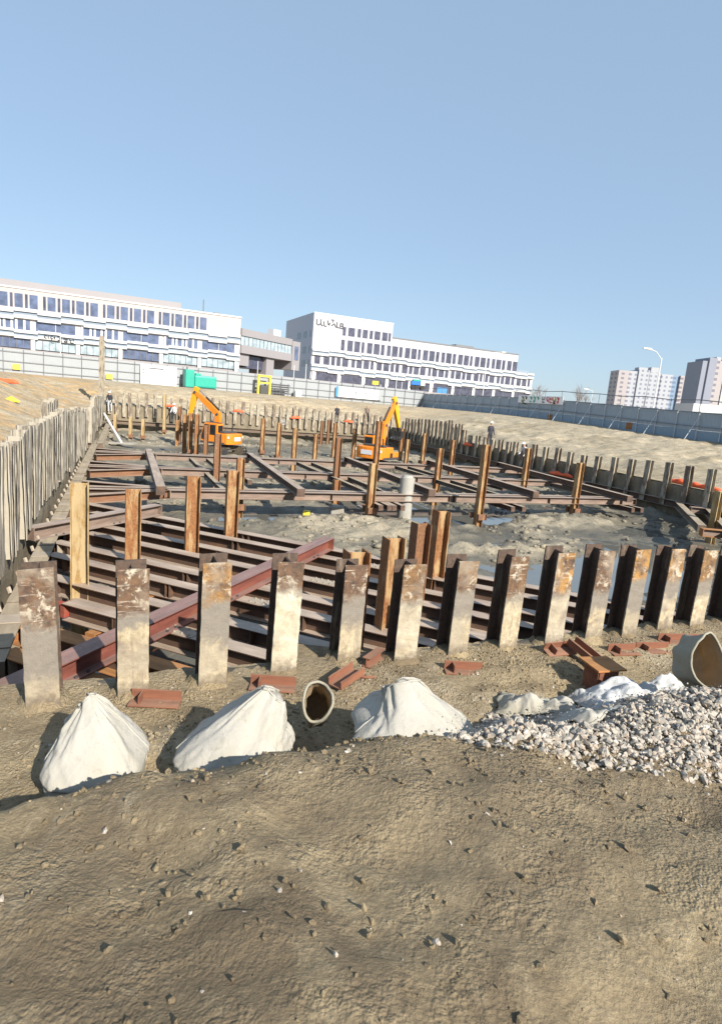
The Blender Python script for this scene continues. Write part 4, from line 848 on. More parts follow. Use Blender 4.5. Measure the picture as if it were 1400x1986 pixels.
# banner on the pale hoarding
p = on_fence(695, 1, .35); p = ATY(697, 763, p.y); t = thing('banner', 'long white banner with faint lettering hung on the pale hoarding behind the right excavator', 'banner', p, R(33.6))
MB().box(-4.2, 4.2, -.03, 0, -.75, .75).build('sheet', MT['signw'], t); MB().box(-4.2, -3.75, -.05, -.031, -.75, .75).build('blue_end', MT['signb'], t); MB().box(3.5, 4.2, -.05, -.031, -.75, .75).build('green_end', MT['fenl'], t)
def hangul(x, z, s, k):       # block characters of bars and rings, unreadable at this size in the photograph too
    def P(l): return [(x + a * s, z + b * s) for a, b in l]
    k = k * 7 + int(abs(x) * 3)
    ini = [[[(0, .95), (.42, .95), (.42, .5)]], [[(.02, .95), (.02, .5), (.42, .5)]], [[(.0, .92), (.42, .92), (.42, .5), (0, .5), (0, .92)]], [[(.2, .98), (.0, .5)], [(.2, .9), (.42, .5)]], [[(.42, .95), (0, .95), (0, .5), (.42, .5)]]][k % 5]
    vow = [[[(.62, 1.02), (.62, .42)], [(.62, .74), (.82, .74)]], [[(.72, 1.02), (.72, .42)]], [[(.72, 1.02), (.72, .42)], [(.5, .74), (.72, .74)]]][k % 3]
    fin = [[[(.12, .3), (.78, .3), (.78, 0)]], [[(.12, .32), (.12, .02), (.78, .02)]], [[(.2, .3), (.7, .3), (.7, 0), (.2, 0), (.2, .3)]], []][k % 4]
    return [P(l) for l in ini + vow + fin]
for (xs, m, nm) in (((-1.6, -.9, -.3), 'ink', 'black_lettering'), ((.3, .9, 1.5), 'red', 'red_lettering'), ((2.2, 2.8), 'ink', 'black_lettering')):
    strokes([q for k, x in enumerate(xs) for q in hangul(x, -.25, .5, k + len(xs))], MT[m], nm, t, .07, .02, -.04)
# banner over the blue hoarding
p = on_fence(1046, 0, -.2); p = ATY(1046, 775, p.y); t = thing('banner', 'white banner with black, green and red lettering above the blue hoarding', 'banner', p, math.atan2((FR1 - FL1).y, (FR1 - FL1).x))
MB().box(-4.3, 4.3, -.03, 0, -.42, .42).build('sheet', MT['signw'], t)
for (xs, m, nm) in (((-3.6, -2.9), 'ink', 'black_lettering'), ((-1.9, -1.2, -.5), 'signg', 'green_lettering'), ((.6,), 'ink', 'black_lettering'), ((1.4, 2.0, 2.6, 3.2), 'red', 'red_lettering')):
    strokes([q for k, x in enumerate(xs) for q in hangul(x, -.28, .58, k)], MT[m], nm, t, .12, .02, -.04)
for px, lab in ((1016, 'left'), (1076, 'right')):
    q = on_fence(px, 0, -.3); q = ATY(px, 776, q.y); o = MB().tube([(0, 0, -.45), (.02, 0, -.38), (.05, 0, 0), (-.03, 0, .2), (0, 0, .38)], [.08, .26, .3, .2, .05], 10).build('yellow_bundle', MT['yellowold'], smooth=True); o.location = q; tag(o, f'faded yellow bundle tied at the {lab} end of the banner', 'bundle')
# ------------------------------------------------------------------ office buildings
def band(m, x0, x1, z0, z1, out=.45): return m.box(x0, x1, -out, .3, z0, z1)
def window(par, x0, x1, z0, z1, m, name='window', deep=.25):
    MB().box(x0, x1, -.012, deep, z0, z1).build(name, m, par)
def win_frames(par, xs, z0, z1, mat, wd=.18): 
    for x in xs: MB().box(x - wd / 2, x + wd / 2, -.12, -.014, z0, z1).build('mullion', mat, par)
def louvre_band(par, L, zt, zb, step, x0=0.0, ph=0):      # staggered white ledges with blue grey panels between
    x = x0; k = ph
    while x < L - .2:
        x1 = min(L, x + step); zz = (zt + zb) / 2
        dz = (zt - zb) * .08 * (1 if k % 2 else -1)
        MB().box(x + .01, x1 - .01, -.55, -.02, zt - (zt - zb) * .34 + dz, zt + dz).build('white_ledge', MT['white'], par)
        MB().box(x + .01, x1 - .01, -.55, -.02, zb + dz, zb + (zt - zb) * .34 + dz).build('white_ledge', MT['white'], par)
        MB().box(x + .01, x1 - .01, -.2, -.02, zb + (zt - zb) * .345 + dz, zt - (zt - zb) * .345 + dz).build('grey_panel', MT['bluegrey'], par)
        x = x1; k += 1
# left block: right corner at pixel column 463; local x runs leftwards -> use frame from its left end
A = R(23.5); D = Vector((math.cos(A), math.sin(A), 0))
LBc = ATY(463, 720, 140); LBc.z = 0; LL = 66.0; LB0 = LBc - D * LL
t = thing('office_building', 'long white office block on the left with window strips and a brown roof edge', 'building', LB0, A)
MB().box(0, LL, .3, 26, 2.4, 8.0).build('ground_storey', MT['brown'], t)
MB().box(0, LL, 0, 26, 15.3, 19.6).build('upper_wall', MT['wpanel'], t)
MB().box(0, LL, .02, 26, 8.0, 15.29).build('lower_wall', MT['white'], t)
MB().box(-.05, LL - 13.0, 1.4, 25, 19.61, 21.0).build('roof_screen', MT['brown'], t)
MB().box(-.1, LL + .1, -.15, .35, 19.3, 19.62).build('parapet', MT['white'], t)
for ph, (a, b) in enumerate(((15.5, 13.5), (11.5, 9.9))): louvre_band(t, LL, a, b, 4.2, 0, ph)
xw = LL - 7.6; k = 0
while xw > 1 and k < 30:                 # tall top windows in pairs with narrow panes between
    window(t, xw - 1.45, xw, 15.7, 18.4, MT['glass']); window(t, xw - 2.25, xw - 1.75, 15.7, 18.4, MT['glass2'], 'narrow_window'); xw -= 2.62 if k % 4 != 3 else 3.2; k += 1
for k in range(8):                       # middle storey: alternate continuous glazing and fins
    x1 = LL - 1.2 - k * 8.2; x0 = x1 - 7.2
    if x0 < 0: break
    window(t, x0, x1, 11.5, 13.4, MT['glass'], 'strip_window')
    win_frames(t, [x0 + q for q in ((.3, 1.9, 2.7, 4.0, 4.8, 6.2) if k % 2 else (3.6,))], 11.5, 13.4, MT['white'], .42 if k % 2 else .1)
    window(t, x0, x1, 7.9, 9.8, MT['glassl'] if k % 3 != 2 else MT['glass'], 'lobby_window'); win_frames(t, [x0 + q * 1.2 for q in range(7)], 7.9, 9.8, MT['pipe'], .1)
    MB().box(x1 + .1, x1 + .9, -.35, -.02, 7.2, 9.8).build('white_column', MT['white'], t)
# antenna and plant on its roof
m = MB().tube([(LL - 8, 3, 19.6), (LL - 8, 3, 22.6)], .12, 6); m.box(LL - 5.6, LL - 4.2, 3, 4, 19.62, 20.2); m.build('roof_mast', MT['pipe'], t)
strokes([q for k in range(5) for q in hangul(26.4 + k * 1.15, 9.86, .95, k)], MT['ink'], 'black_lettering', t, .16, .05, -.62)

# right block
RBc = ATY(601, 735, 180); RBc.z = 0; t = thing('office_building', 'white office block in the middle with a tall lettered end and lower wing', 'building', RBc, A)
X1, X2, X3 = 25.6, 73.5, 80.7
MB().box(0, X1, 0, 30, 8.4, 27.4).build('tall_block', MT['lilac'], t)
MB().box(-.03, -.005, .05, 29.9, 2.4, 27.3).build('grey_end_wall', MT['sidegrey'], t)
MB().box(X1 + .01, X2, .03, 26, 8.4, 23.2).build('long_wing', MT['lilac'], t)
MB().box(X2 + .01, X3, .05, 20, 8.4, 17.3).build('low_end', MT['white'], t); MB().box(X2 + .4, X3 - .6, 2, 14, 17.31, 18.4).build('roof_plant', MT['bluegrey'], t)
MB().box(.1, X3, .5, 26, 2.4, 8.39).build('ground_storey', MT['brown'], t)
MB().box(-.1, X1 + .1, -.12, .3, 27.1, 27.5).build('parapet', MT['white'], t); MB().box(X1 + .1, X2, -.1, .3, 23.0, 23.35).build('parapet', MT['pipe'], t)
MB().box(51, 58, 4, 9, 23.3, 24.3).build('roof_plant', MT['pipe'], t); MB().box(9, 22, 6, 8, 27.5, 28.1).build('roof_rail', MT['pipe'], t)
for ph, (a, b) in enumerate(((17.3, 15.5), (12.6, 10.7))): louvre_band(t, X3, a, b, 5.2, 0, ph)
k = 0
for x0, wd in ((9.2, 1.0), (11.0, 2.1), (14.0, 1.1), (15.7, 1.6), (18.0, 1.0), (19.6, 1.9), (22.2, 1.8), (24.3, .8)): window(t, x0, x0 + wd, 21.9, 24.4, MT['glass2'])
x = 9.0; k = 0; W1 = [1.1, 1.7, 1.8, .9, 1.7, 1.9, 1.1, 1.2, 1.9]
while x < X2 - 1.5: wd = W1[k % 9]; window(t, x, x + wd, 17.55, 20.7, MT['glass2']); x += wd + (.55 if k % 3 else .95); k += 1
x = 1.0; k = 0
while x < X3 - 1: wd = W1[(k + 4) % 9]; window(t, x, x + wd, 12.9, 15.35, MT['glass2']); x += wd + (.6 if k % 4 else 1.1); k += 1
for k in range(10): 
    x0 = .9 + k * 8.0; window(t, x0 + .9, min(x0 + 7.6, X3 - .5), 7.6, 10.5, MT['glass2'], 'lobby_window'); MB().box(x0 - .5, x0 + .5, -.4, -.02, 6.4, 10.6).build('white_column', MT['white'], t)
strokes([[(.9, 25.6), (.9, 24.3), (1.5, 23.9), (2.1, 24.4)], [(2.2, 25.7), (2.2, 24.2), (2.9, 23.8)], [(3.1, 25.2), (3.2, 24.0), (4.0, 23.8)], [(4.3, 25.6), (4.5, 24.4), (5.1, 25.0)], [(4.4, 24.6), (5.0, 24.3)], [(5.4, 25.9), (6.1, 25.9), (5.8, 25.2)], [(5.5, 24.2), (6.2, 24.8)], [(6.3, 25.0), (7.0, 23.9)], [(7.2, 25.5), (7.2, 24.0), (8.0, 23.9)], [(8.3, 25.2), (9.1, 25.2), (9.2, 23.8), (8.3, 23.8), (8.3, 25.2)], [(8.4, 24.5), (9.0, 24.5)]], MT['ink'], 'black_lettering', t, .28, .06, -.06)
for k, (y0, y1) in enumerate(((2, 3), (6, 9.5), (12, 16))): 
    for z in (20.5, 16, 12): MB().box(-.06, -.031, y0, y1, z, z + 2.0).build('side_window', MT['glass2'], t)

# covered bridge between the blocks
b0 = ATY(468, 650, 143); b1 = ATY(566, 665, 160); d = Vector((b1.x - b0.x, b1.y - b0.y, 0)); L = d.length; an = math.atan2(d.y, d.x)
def zy(px, py, Y): return ATY(px, py, Y).z
t = thing('sky_bridge', 'brown banded glass footbridge joining the two white office blocks', 'footbridge', (b0.x, b0.y, 0), an)
z1, z2, z3, z4 = zy(468, 636, 143), zy(468, 650, 143), zy(468, 668, 143), zy(468, 684, 143)
MB().box(0, L, -.2, 9, z2, z1).build('roof_band', MT['brown'], t); MB().box(0, L, .1, 8.8, z3, z2 - .01).build('glazing', MT['glassl'], t); MB().box(0, L, -.2, 9, z4, z3 - .01).build('floor_band', MT['brown'], t)
for k in range(14): MB().box(L * k / 14 - .06, L * k / 14 + .06, .02, .09, z3, z2).build('mullion', MT['pipe'], t)
MB().box(L + .05, L + 3.4, -.3, 12, z4 - 2.2, z1 - .4).build('end_stair', MT['brown'], t); MB().box(L + 1.0, L + 2.6, -.36, -.31, z4 + .4, z2).build('stair_window', MT['glass'], t)
MB().box(3, 10, 1.5, 8, z4 - 3.2, z4 - .3).build('under_gallery', MT['glass2'], t); MB().box(.2, 3.6, .5, 8, z4 - 2.8, z4 - .02).build('soffit_block', MT['brown'], t)
MB().box(10.2, 13.2, .5, 6, 2.4, z4 - .02).build('pier', MT['brown'], t); MB().box(-2, L + 6, 8.2, 14, 2.4, z4 - 4.5).build('rear_wall', MT['sidegrey'], t)
MB().box(L - 4, L - 1, 3, 5, z1 + .01, z1 + 2).build('roof_plant', MT['white'], t)
# low terrace wall at the feet of the offices
w0 = ATY(-60, 690, 104); w1 = ATY(1012, 770, 190)
t = tag(MB().box(0, (Vector((w1.x - w0.x, w1.y - w0.y, 0))).length, 0, 1.0, 2.2, 7.2).build('terrace_wall', MT['brown']), 'brown grey terrace wall showing between the pale hoarding and the office blocks', 'wall'); t.location = (w0.x, w0.y, 0); t.rotation_euler = (0, 0, math.atan2(w1.y - w0.y, w1.x - w0.x))

# ------------------------------------------------------------------ far flats
def tower(name, label, px0, px1, Y, segs, yaw=0.0, pyb=None):
    """segs: (share 0..1 from, to, roof row, depth, material, step forward)"""
    a, b = ATY(px0, 800, Y), ATY(px1, 800, Y); t = thing(name, label, 'apartment block', (a.x, a.y, 2), yaw, 'blocks of flats on the horizon'); Wd = b.x - a.x
    for (s0, s1, py, dep, m, fwd) in segs:
        z = ATY(lerp(px0, px1, (s0 + s1) / 2), py, Y).z - 2
        MB().box(Wd * s0, Wd * s1, -fwd, dep, 0, z).build('bay', MT[m], t)
    return t
tower('apartment_block', 'wide pinkish grey apartment block left of and behind the street lamp', 1187, 1346, 420, [(0, .14, 717, 14, 'flatp', .6), (.14, .24, 718, 14, 'flatg', 0), (.24, .37, 716, 13, 'flatg', .9), (.25, .36, 711, 8, 'flatr', -1.5), (.38, .52, 721, 13, 'flatg', .3), (.4, .5, 711, 8, 'flatr', -1.5), (.52, .66, 725, 13, 'flatg', .7), (.66, .75, 727, 12, 'flatb', -.4), (.75, .87, 728, 16, 'flatp', 1), (.87, .96, 731, 18, 'flatw', .4), (.89, .98, 719, 8, 'flatr', -6), (.96, 1.02, 743, 18, 'flatw', -2)])
tower('apartment_block', 'tall slate and cream apartment tower at the right border', 1345, 1430, 330, [(0, .17, 698, 16, 'flatd', 0), (.13, .3, 692, 14, 'flatd', .8), (.3, .52, 698, 15, 'flatp', .4), (.34, .44, 690, 8, 'flatr', -2), (.52, .6, 695, 16, 'flatw', .9), (.6, 1, 697, 16, 'flatw', .2)])
a = ATY(1344, 790, 200); t = tag(MB().box(0, 26, 0, 12, 0, 12.0).box(.4, 3, -.05, 0, 6, 9).build('low_hall', MT['white']), 'long low white hall behind the blue hoarding at the right', 'building'); t.location = (a.x, a.y, 1)
t.scale = (1, 1, (ATY(1370, 784, 200).z - 1) / 12)

# ------------------------------------------------------------------ lamps, poles, trees, vehicles beyond the fences
def lamp(px, pyt, pyb, Y, armdx, armdz, label, rad=.09, head=True):
    b = ATY(px, pyb, Y); top = ATY(px, pyb, Y); z1 = TOPZ(Vector((b.x, b.y, 0)), pyt); t = thing('street_lamp', label, 'street lamp', (b.x, b.y, 2.2), 0, 'street lamps and poles beyond the hoardings')
    MB().tube([(0, 0, 0), (0, 0, z1 - 2.2)], [rad, rad * .6], 8).build('pole', MT['lightpole'], t)
    if head:
        h = z1 - 2.2; MB().tube([(0, 0, h - .15), (armdx * .5, 0, h + armdz * .75), (armdx, 0, h + armdz)], rad * .5, 6).build('arm', MT['lightpole'], t)
        s = 1 if armdx > 0 else -1
        MB().prism([(armdx - .1 * s, h + armdz - .07), (armdx + .75 * s, h + armdz + .0), (armdx + .7 * s, h + armdz + .1), (armdx - .1 * s, h + armdz + .1)], -.17, .17).build('lamp_head', MT['lampw'], t, bevel=.03)
    return t
lamp(1258, 694, 840, 62, -1.3, .75, 'tall street lamp with a single arm to the left, in front of the pinkish flats')
lamp(936, 686, 765, 120, 2.8, .55, 'tall thin street lamp with a long arm in front of the white office wing')
lamp(1146, 757, 780, 105, -.9, .1, 'small lamp post standing over the blue hoarding right of the banner', .06)
for k, (px, a, Y) in enumerate(((118, 650, 105), (736, 745, 128), (766, 722, 130), (777, 740, 130), (831, 733, 128), (919, 742, 128), (497, 700, 125), (567, 708, 125), (590, 706, 125))):
    lamp(px, a, 770, Y, 0, 0, f'thin bare pole beyond the hoarding, {nth(sorted((118, 736, 766, 777, 831, 919, 497, 567, 590)).index(px) + 1)} bare pole from the left', .09, False)
def bare_tree(px, pyt, Y, label):
    b = ATY(px, 800, Y); z1 = TOPZ(Vector((b.x, b.y, 0)), pyt); h = z1 - 2.3; t = thing('bare_tree', label, 'tree', (b.x, b.y, 2.3), 0, 'bare winter trees beyond the blue hoarding'); m = MB(); c = MB()
    m.tube([(0, 0, 0), (.1, 0, h * .45)], [.12, .07], 7)
    def br(p, d, l, r, n):
        q = p + d * l; c.tube([p, q], [r, r * .6], 4, False)
        if n:
            for _ in range(3): br(p.lerp(q, random.uniform(.5, 1)), (d + Vector((random.uniform(-.7, .7), random.uniform(-.7, .7), random.uniform(-.1, .5)))).normalized(), l * .68, r * .6, n - 1)
    for _ in range(5): br(Vector((.08, 0, h * random.uniform(.28, .45))), Vector((random.uniform(-.6, .6), random.uniform(-.6, .6), 1)).normalized(), h * .27, .05, 3)
    m.build('trunk', MT['bark'], t); c.build('crown', MT['bark'], t)
bare_tree(1118, 742, 118, 'taller bare winter tree right of the banner over the blue hoarding'); bare_tree(1036, 744, 118, 'leafless tree behind the white banner'); bare_tree(1128, 755, 116, 'smaller bare tree just right of the taller one')
def truck(px0, px1, py0, py1, Y, label):
    a, b = ATY(px0, py1, Y), ATY(px1, py1, Y); h = ATY(px0, py0, Y).z - a.z; L = b.x - a.x; t = thing('truck', label, 'truck', (a.x, Y, a.z), R(5))
    MB().box(0, L * .62, 0, 2.2, .9, .9 + h * .42).build('blue_load_bed', MT['blue'], t, bevel=.05); MB().box(L * .65, L, .1, 2.1, .8, .9 + h * .62).build('cab', MT['galv'], t, bevel=.12); MB().box(L * .1, L * .7, .2, 2, .9 + h * .42, 1.0 + h * .6).build('green_cover', MT['green'], t, bevel=.1); MB().box(L * .97, L + .02, .3, 1.9, 1.0 + h * .3, .8 + h * .55).build('window', MT['glassd'], t); MB().box(0, L, .3, 1.9, .5, .85).build('chassis', MT['dark'], t)
    for x in (.15, .4, .82):
        for y in (.1, 2.0): MB().tube([(L * x, y, .45), (L * x, y + .15, .45)], .45, 12).build('wheel', MT['black'], t)
truck(797, 824, 737, 754, 130, 'small blue truck with a green covered load in front of the white office wing')
a = ATY(728, 744, 133); t = thing('signpost', 'small yellow sign on a post in front of the white office block', 'sign', a); MB().box(-.7, .7, -.05, 0, -.2, .6).build('board', MT['yellow'], t, bevel=.03); MB().tube([(0, .05, -4), (0, .05, .5)], .05, 6).build('post', MT['galv'], t)
a = ATY(857, 757, 133); t = thing('signpost', 'dark blue sign board in front of the white office wing', 'sign', a); MB().box(-1.1, 1.1, -.05, 0, -.6, .6).build('board', MT['signb'], t, bevel=.03); MB().tube([(0, .05, -4), (0, .05, .5)], .05, 6).build('post', MT['galv'], t)
# green tank, yellow frame and other plant standing at the foot of the pale hoarding
def at_fence(px, py, off): p = on_fence(px, 1, off); q = ATY(px, py, p.y); return Vector((q.x, q.y, max(gz(q), 2.4)))
FA = R(33.6)
p = at_fence(388, 752, 1.6); t = thing('generator_tank', 'bright green plant unit with a tall cabinet and low tank below the pale hoarding', 'plant unit', p, FA); t.scale = (.76, .76, .95)
s = 5.2 / 6
MB().box(-2.7, -1.25, -.8, .8, .1, 2.35).build('cabinet', MT['green'], t, bevel=.05); MB().box(-1.2, 2.6, -.8, .8, .12, 1.72).build('tank', MT['green'], t, bevel=.22); MB().box(-.9, 0, -.3, .3, 1.72, 2.0).build('filler_box', MT['green'], t, bevel=.04); MB().box(-2.7, 2.6, -.7, .7, 0, .12).build('skid', MT['dark'], t); MB().tube([(-2.2, .3, 2.3), (-2.2, .3, 2.75)], .09, 8).build('pipe', MT['dark'], t); MB().box(-2.4, -1.5, -.83, -.805, 1.2, 2.1).build('door', MT['green'], t)
p = at_fence(511, 764, 1.4); t = thing('gantry', 'yellow steel gantry frame standing at the pale hoarding', 'steel frame', p, FA)
for x in (-.85, .85): MB().bar((x, 0, 0), (x, 0, 2.3), .28, .28, (1, 0, 0)).build('leg', MT['yellow'], t)
MB().bar((-.99, 0, 2.42), (.99, 0, 2.42), .3, .25).build('top_beam', MT['yellow'], t); MB().bar((-.7, 0, 1.5), (.7, 0, 1.5), .2, .2).build('cross_bar', MT['yellow'], t); MB().box(-.6, .6, -.3, .3, 0, 1.1).build('motor', MT['dark'], t, bevel=.06)
p = at_fence(541, 766, 1.2); t = thing('pipe_rack', 'dark rack of stored pipes beside the yellow frame', 'pipe rack', p, FA)
for x in (-1.2, 0, 1.2):
    MB().tube([(x, -.3, 0), (x, -.3, 1.7)], .05, 6).build('upright', MT['pipe'], t)
for k in range(5): MB().tube([(-1.5, -.15 + .12 * (k % 2), .3 + k * .28), (1.5, -.15 + .12 * (k % 2), .3 + k * .28)], .09, 8).build('pipe', MT['dark'], t)
p = at_fence(577, 767, 1.0); t = thing('site_box', 'small white box at the foot of the pale hoarding', 'box', p, FA); MB().box(-.45, .45, -.35, .35, 0, .75).build('case', MT['signw'], t, bevel=.04); MB().box(-.48, .48, -.38, .38, .76, .84).build('lid', MT['signw'], t, bevel=.02)
# aluminium ladder on the far wall and pale prop at the left
p0 = G(551, 850, -1.3); pw = ONLINE(547, cD, cC, 1.2) - E2 * .3; p1 = Vector((pw.x, pw.y, TOPZ(pw, 812))); t = thing('ladder', 'pale aluminium ladder leaning against the far wall', 'ladder'); 
for s in (-.22, .22): MB().bar(p0 + E1 * s, p1 + E1 * s, .06, .09).build('rail', MT['ladder'], t)
for k in range(1, 14): q = p0.lerp(p1, k / 14); MB().tube([q - E1 * .22, q + E1 * .22], .03, 6).build('rung', MT['ladder'], t)
p0 = G(236, 860, -1.25); pw = W(ul(52) + .35, 52); p1 = Vector((pw.x, pw.y, .6)); q = ONLINE(188, p0, W(ul(56) + .3, 56, 0), 0.6); p1 = Vector((q.x, q.y, TOPZ(q, 802)))
t = thing('raking_prop', 'pale raking prop leaning in the far left corner', 'prop'); MB().tube([p0, p1], .1, 8).build('tube', MT['signw'], t); MB().bar(p0 + Vector((-.9, .1, -.02)), p0 + Vector((.9, .1, .05)), .5, .1).build('foot_plate', MT['concrete'], t)
# safety netting bundles and coloured litter
def bundle(px, py, z, L, h, mat, label, name='safety_net', cat='safety net', yaw=0.0, grp='orange safety nets and covers', fixed=None):
    p = fixed or G(px, py, z); n, k = 16, 8; vs = []; fs = []
    for i in range(n + 1):
        x = L * (i / n - .5); e = math.sin(math.pi * i / n) ** .4
        for j in range(k):
            a = 2 * math.pi * j / k; rr = h * e * (.75 + .5 * noise.noise(Vector((x * 2.2 + px, j * .9, z))))
            vs.append((x, rr * math.cos(a) * 1.1, max(-.02, rr * (.55 + math.sin(a) * .9))))
    for i in range(n):
        for j in range(k): a = i * k + j; b = i * k + (j + 1) % k; fs.append((a, b, b + k, a + k))
    o = MB().add(vs, fs).build(name, MT[mat], smooth=True); o.location = p; o.rotation_euler = (0, 0, yaw); return tag(o, label, cat, grp)
for (px, L_, lab, du) in ((1322, 1.6, 'crumpled orange safety net behind the right pile row, left of two piles', .5), (1366, 2.0, 'long crumpled orange net behind the last piles at the right border', .6)):
    q = ONLINE(px, cB + E1 * .5, cC + E1 * .5, .3); bundle(px, 0, 0, L_, .24, 'net', lab, yaw=A0 + R(90), fixed=Vector((q.x, q.y, height(*UV(q)))))
for (px, py, lab) in ((330, 786, 'orange net hung near the far left of the far row'), (462, 796, 'red cover on a far row pile right of the left excavator'), (574, 809, 'red cover between far row piles at the middle'), (676, 816, 'red cover left of the right excavator')):
    q = ONLINE(px, cD, cC, 1.2) - E2 * .15; bundle(px, py, 0, 1.2, .25, 'net', lab, 'safety_cover', 'safety cover', A0, fixed=Vector((q.x, q.y, TOPZ(q, py) - .15)))
for (px, lab) in ((905, 'red net lying at the right row below the dark worker'), (1078, 'red scraps on the shaded right waler'), (1097, 'pink red bag on the shaded right waler')):
    q = ONLINE(px, cB - E1 * .35, cC - E1 * .35, -.4); bundle(px, 0, 0, 1.3, .2, 'net', lab, 'safety_cover', 'safety cover', A0 + R(90), fixed=Vector((q.x, q.y, -.48 if px > 1000 else .3)))
q = W(ul(27) - 2.2, 30.0); p = ONLINE(58, W(ul(20) - 1.5, 20), W(ul(50) - 6, 50), 1.8); bundle(58, 0, 0, 2.0, .3, 'net', 'red netting on the left slope behind the pile row', fixed=Vector((p.x, p.y, height(*UV(p)))))
p = ONLINE(24, W(ul(14) - .9, 14), W(ul(40) - 4.0, 40), 1.2); bundle(24, 0, 0, .9, .22, 'yellow', 'yellow bag on the left slope behind the pile row', 'yellow_sack', 'sack', fixed=Vector((p.x, p.y, height(*UV(p)))))
# ------------------------------------------------------------------ near edge: scrap steel, bags, rubble
def ground_at(p): u, v = UV(p); return height(u, v)
def offcut(px, py, L, yaw, label, kind='angle', roll=0.0, mat='scrap', lift=0.0, pitch=0.0, size=.12):
    p = G(px, py, 0.02); t = thing('steel_offcut', label, 'scrap steel', (p.x, p.y, ground_at(p) + lift), 0, 'scrap steel pieces along the near edge')
    t.rotation_euler = (roll, pitch, yaw); k = size
    if kind == 'angle':
        MB().bar((-L / 2, 0, .012), (L / 2, 0, .012), k * 1.3, .014, seg=6, jit=.002).build('lying_leg', MT[mat], t); MB().bar((-L / 2, k * .65, k * .5), (L / 2, k * .65, k * .5), .014, k, seg=6, jit=.002).build('upright_leg', MT[mat], t)
        MB().box(-L / 2 + .1, -L / 2 + .115, -k * .5, k * .64, .02, k * .9).build('gusset', MT[mat], t)
    elif kind == 'channel':
        MB().bar((-L / 2, 0, .012), (L / 2, 0, .012), k * 1.5, .014, seg=6, jit=.002).build('back', MT[mat], t)
        for s in (-1, 1): MB().bar((-L / 2, s * k * .75, k * .45), (L / 2, s * k * .75, k * .45), .014, k * .8, seg=6, jit=.002).build('flange', MT[mat], t)
    elif kind == 'beam':
        for nm, wh in (('top_flange', 't'), ('web', 'w'), ('bottom_flange', 'b')): hsec(MB(), (-L / 2, 0, k * .6), (L / 2, 0, k * .6), k * 1.2, k * 1.1, .014, .012, seg=5, jit=.002, which=wh).build(nm, MT[mat], t)
    return t
offcut(300, 1362, .5, R(4), 'rusty angle offcut with a gusset at the foot of the second near pile', 'angle')
offcut(528, 1334, .5, R(2), 'dark red angle offcut at the foot of the fourth near pile', 'angle')
offcut(672, 1322, .42, R(52), 'rusty channel offcut lying askew at the foot of the fifth near pile', 'channel', lift=.04, pitch=R(-8))
offcut(900, 1302, .48, R(3), 'brick red angle offcut with a welded gusset below the seventh near pile', 'angle')
offcut(1085, 1268, .48, R(24), 'rusty offcut leaning against the ninth near pile', 'angle', lift=.02, roll=R(20))
offcut(1132, 1278, .5, R(-52), 'bent rusty channel standing over the square steel stump', 'channel', lift=.12, pitch=R(18))
offcut(1212, 1262, .45, R(14), 'purple red offcut, left of three in a line under the right near piles', 'angle')
offcut(1272, 1256, .55, R(13), 'purple red offcut, middle of three in a line under the right near piles', 'angle')
offcut(1322, 1244, .7, R(10), 'long red offcut nearest the right border under the near piles', 'angle')
offcut(724, 1282, .4, R(62), 'pale rusty plate beam sticking out between the fifth and sixth near piles', 'beam', size=.1)
# square steel stump
p = G(1160, 1335, 0.0); t = thing('steel_stump', 'squat open square steel stump with a rusty flared top in front of the near piles', 'steel stump', (p.x, p.y, ground_at(p)), R(16), 'scrap steel pieces along the near edge')
for nm, a in (('side_plate', 0), ('side_plate', 90), ('side_plate', 180), ('side_plate', 270)):
    c, s = math.cos(R(a)), math.sin(R(a)); MB().bar((c * .13, s * .13, -.1), (c * .14, s * .14, .3), .262, .012, (c, s, 0)).build(nm, MT['scrap'], t)
MB().prism([(-.2, -.2), (.2, -.19), (.21, .19), (-.19, .2)], .31, .33, 2).build('cap_plate', MT['orange'], t)
p = G(712, 1304, .02); pts = [(.18 * math.cos(R(a)), .14 * math.sin(R(a)), .03) for a in range(150, 300, 15)]
t = tag(MB().tube(pts, .018, 6).build('bent_bar', MT['scrap']), 'curved rusty bar bent on the mud beside the fifth near pile', 'steel bar', 'scrap steel pieces along the near edge'); t.location = (p.x, p.y, ground_at(p)); t.rotation_euler = (0, 0, R(20))

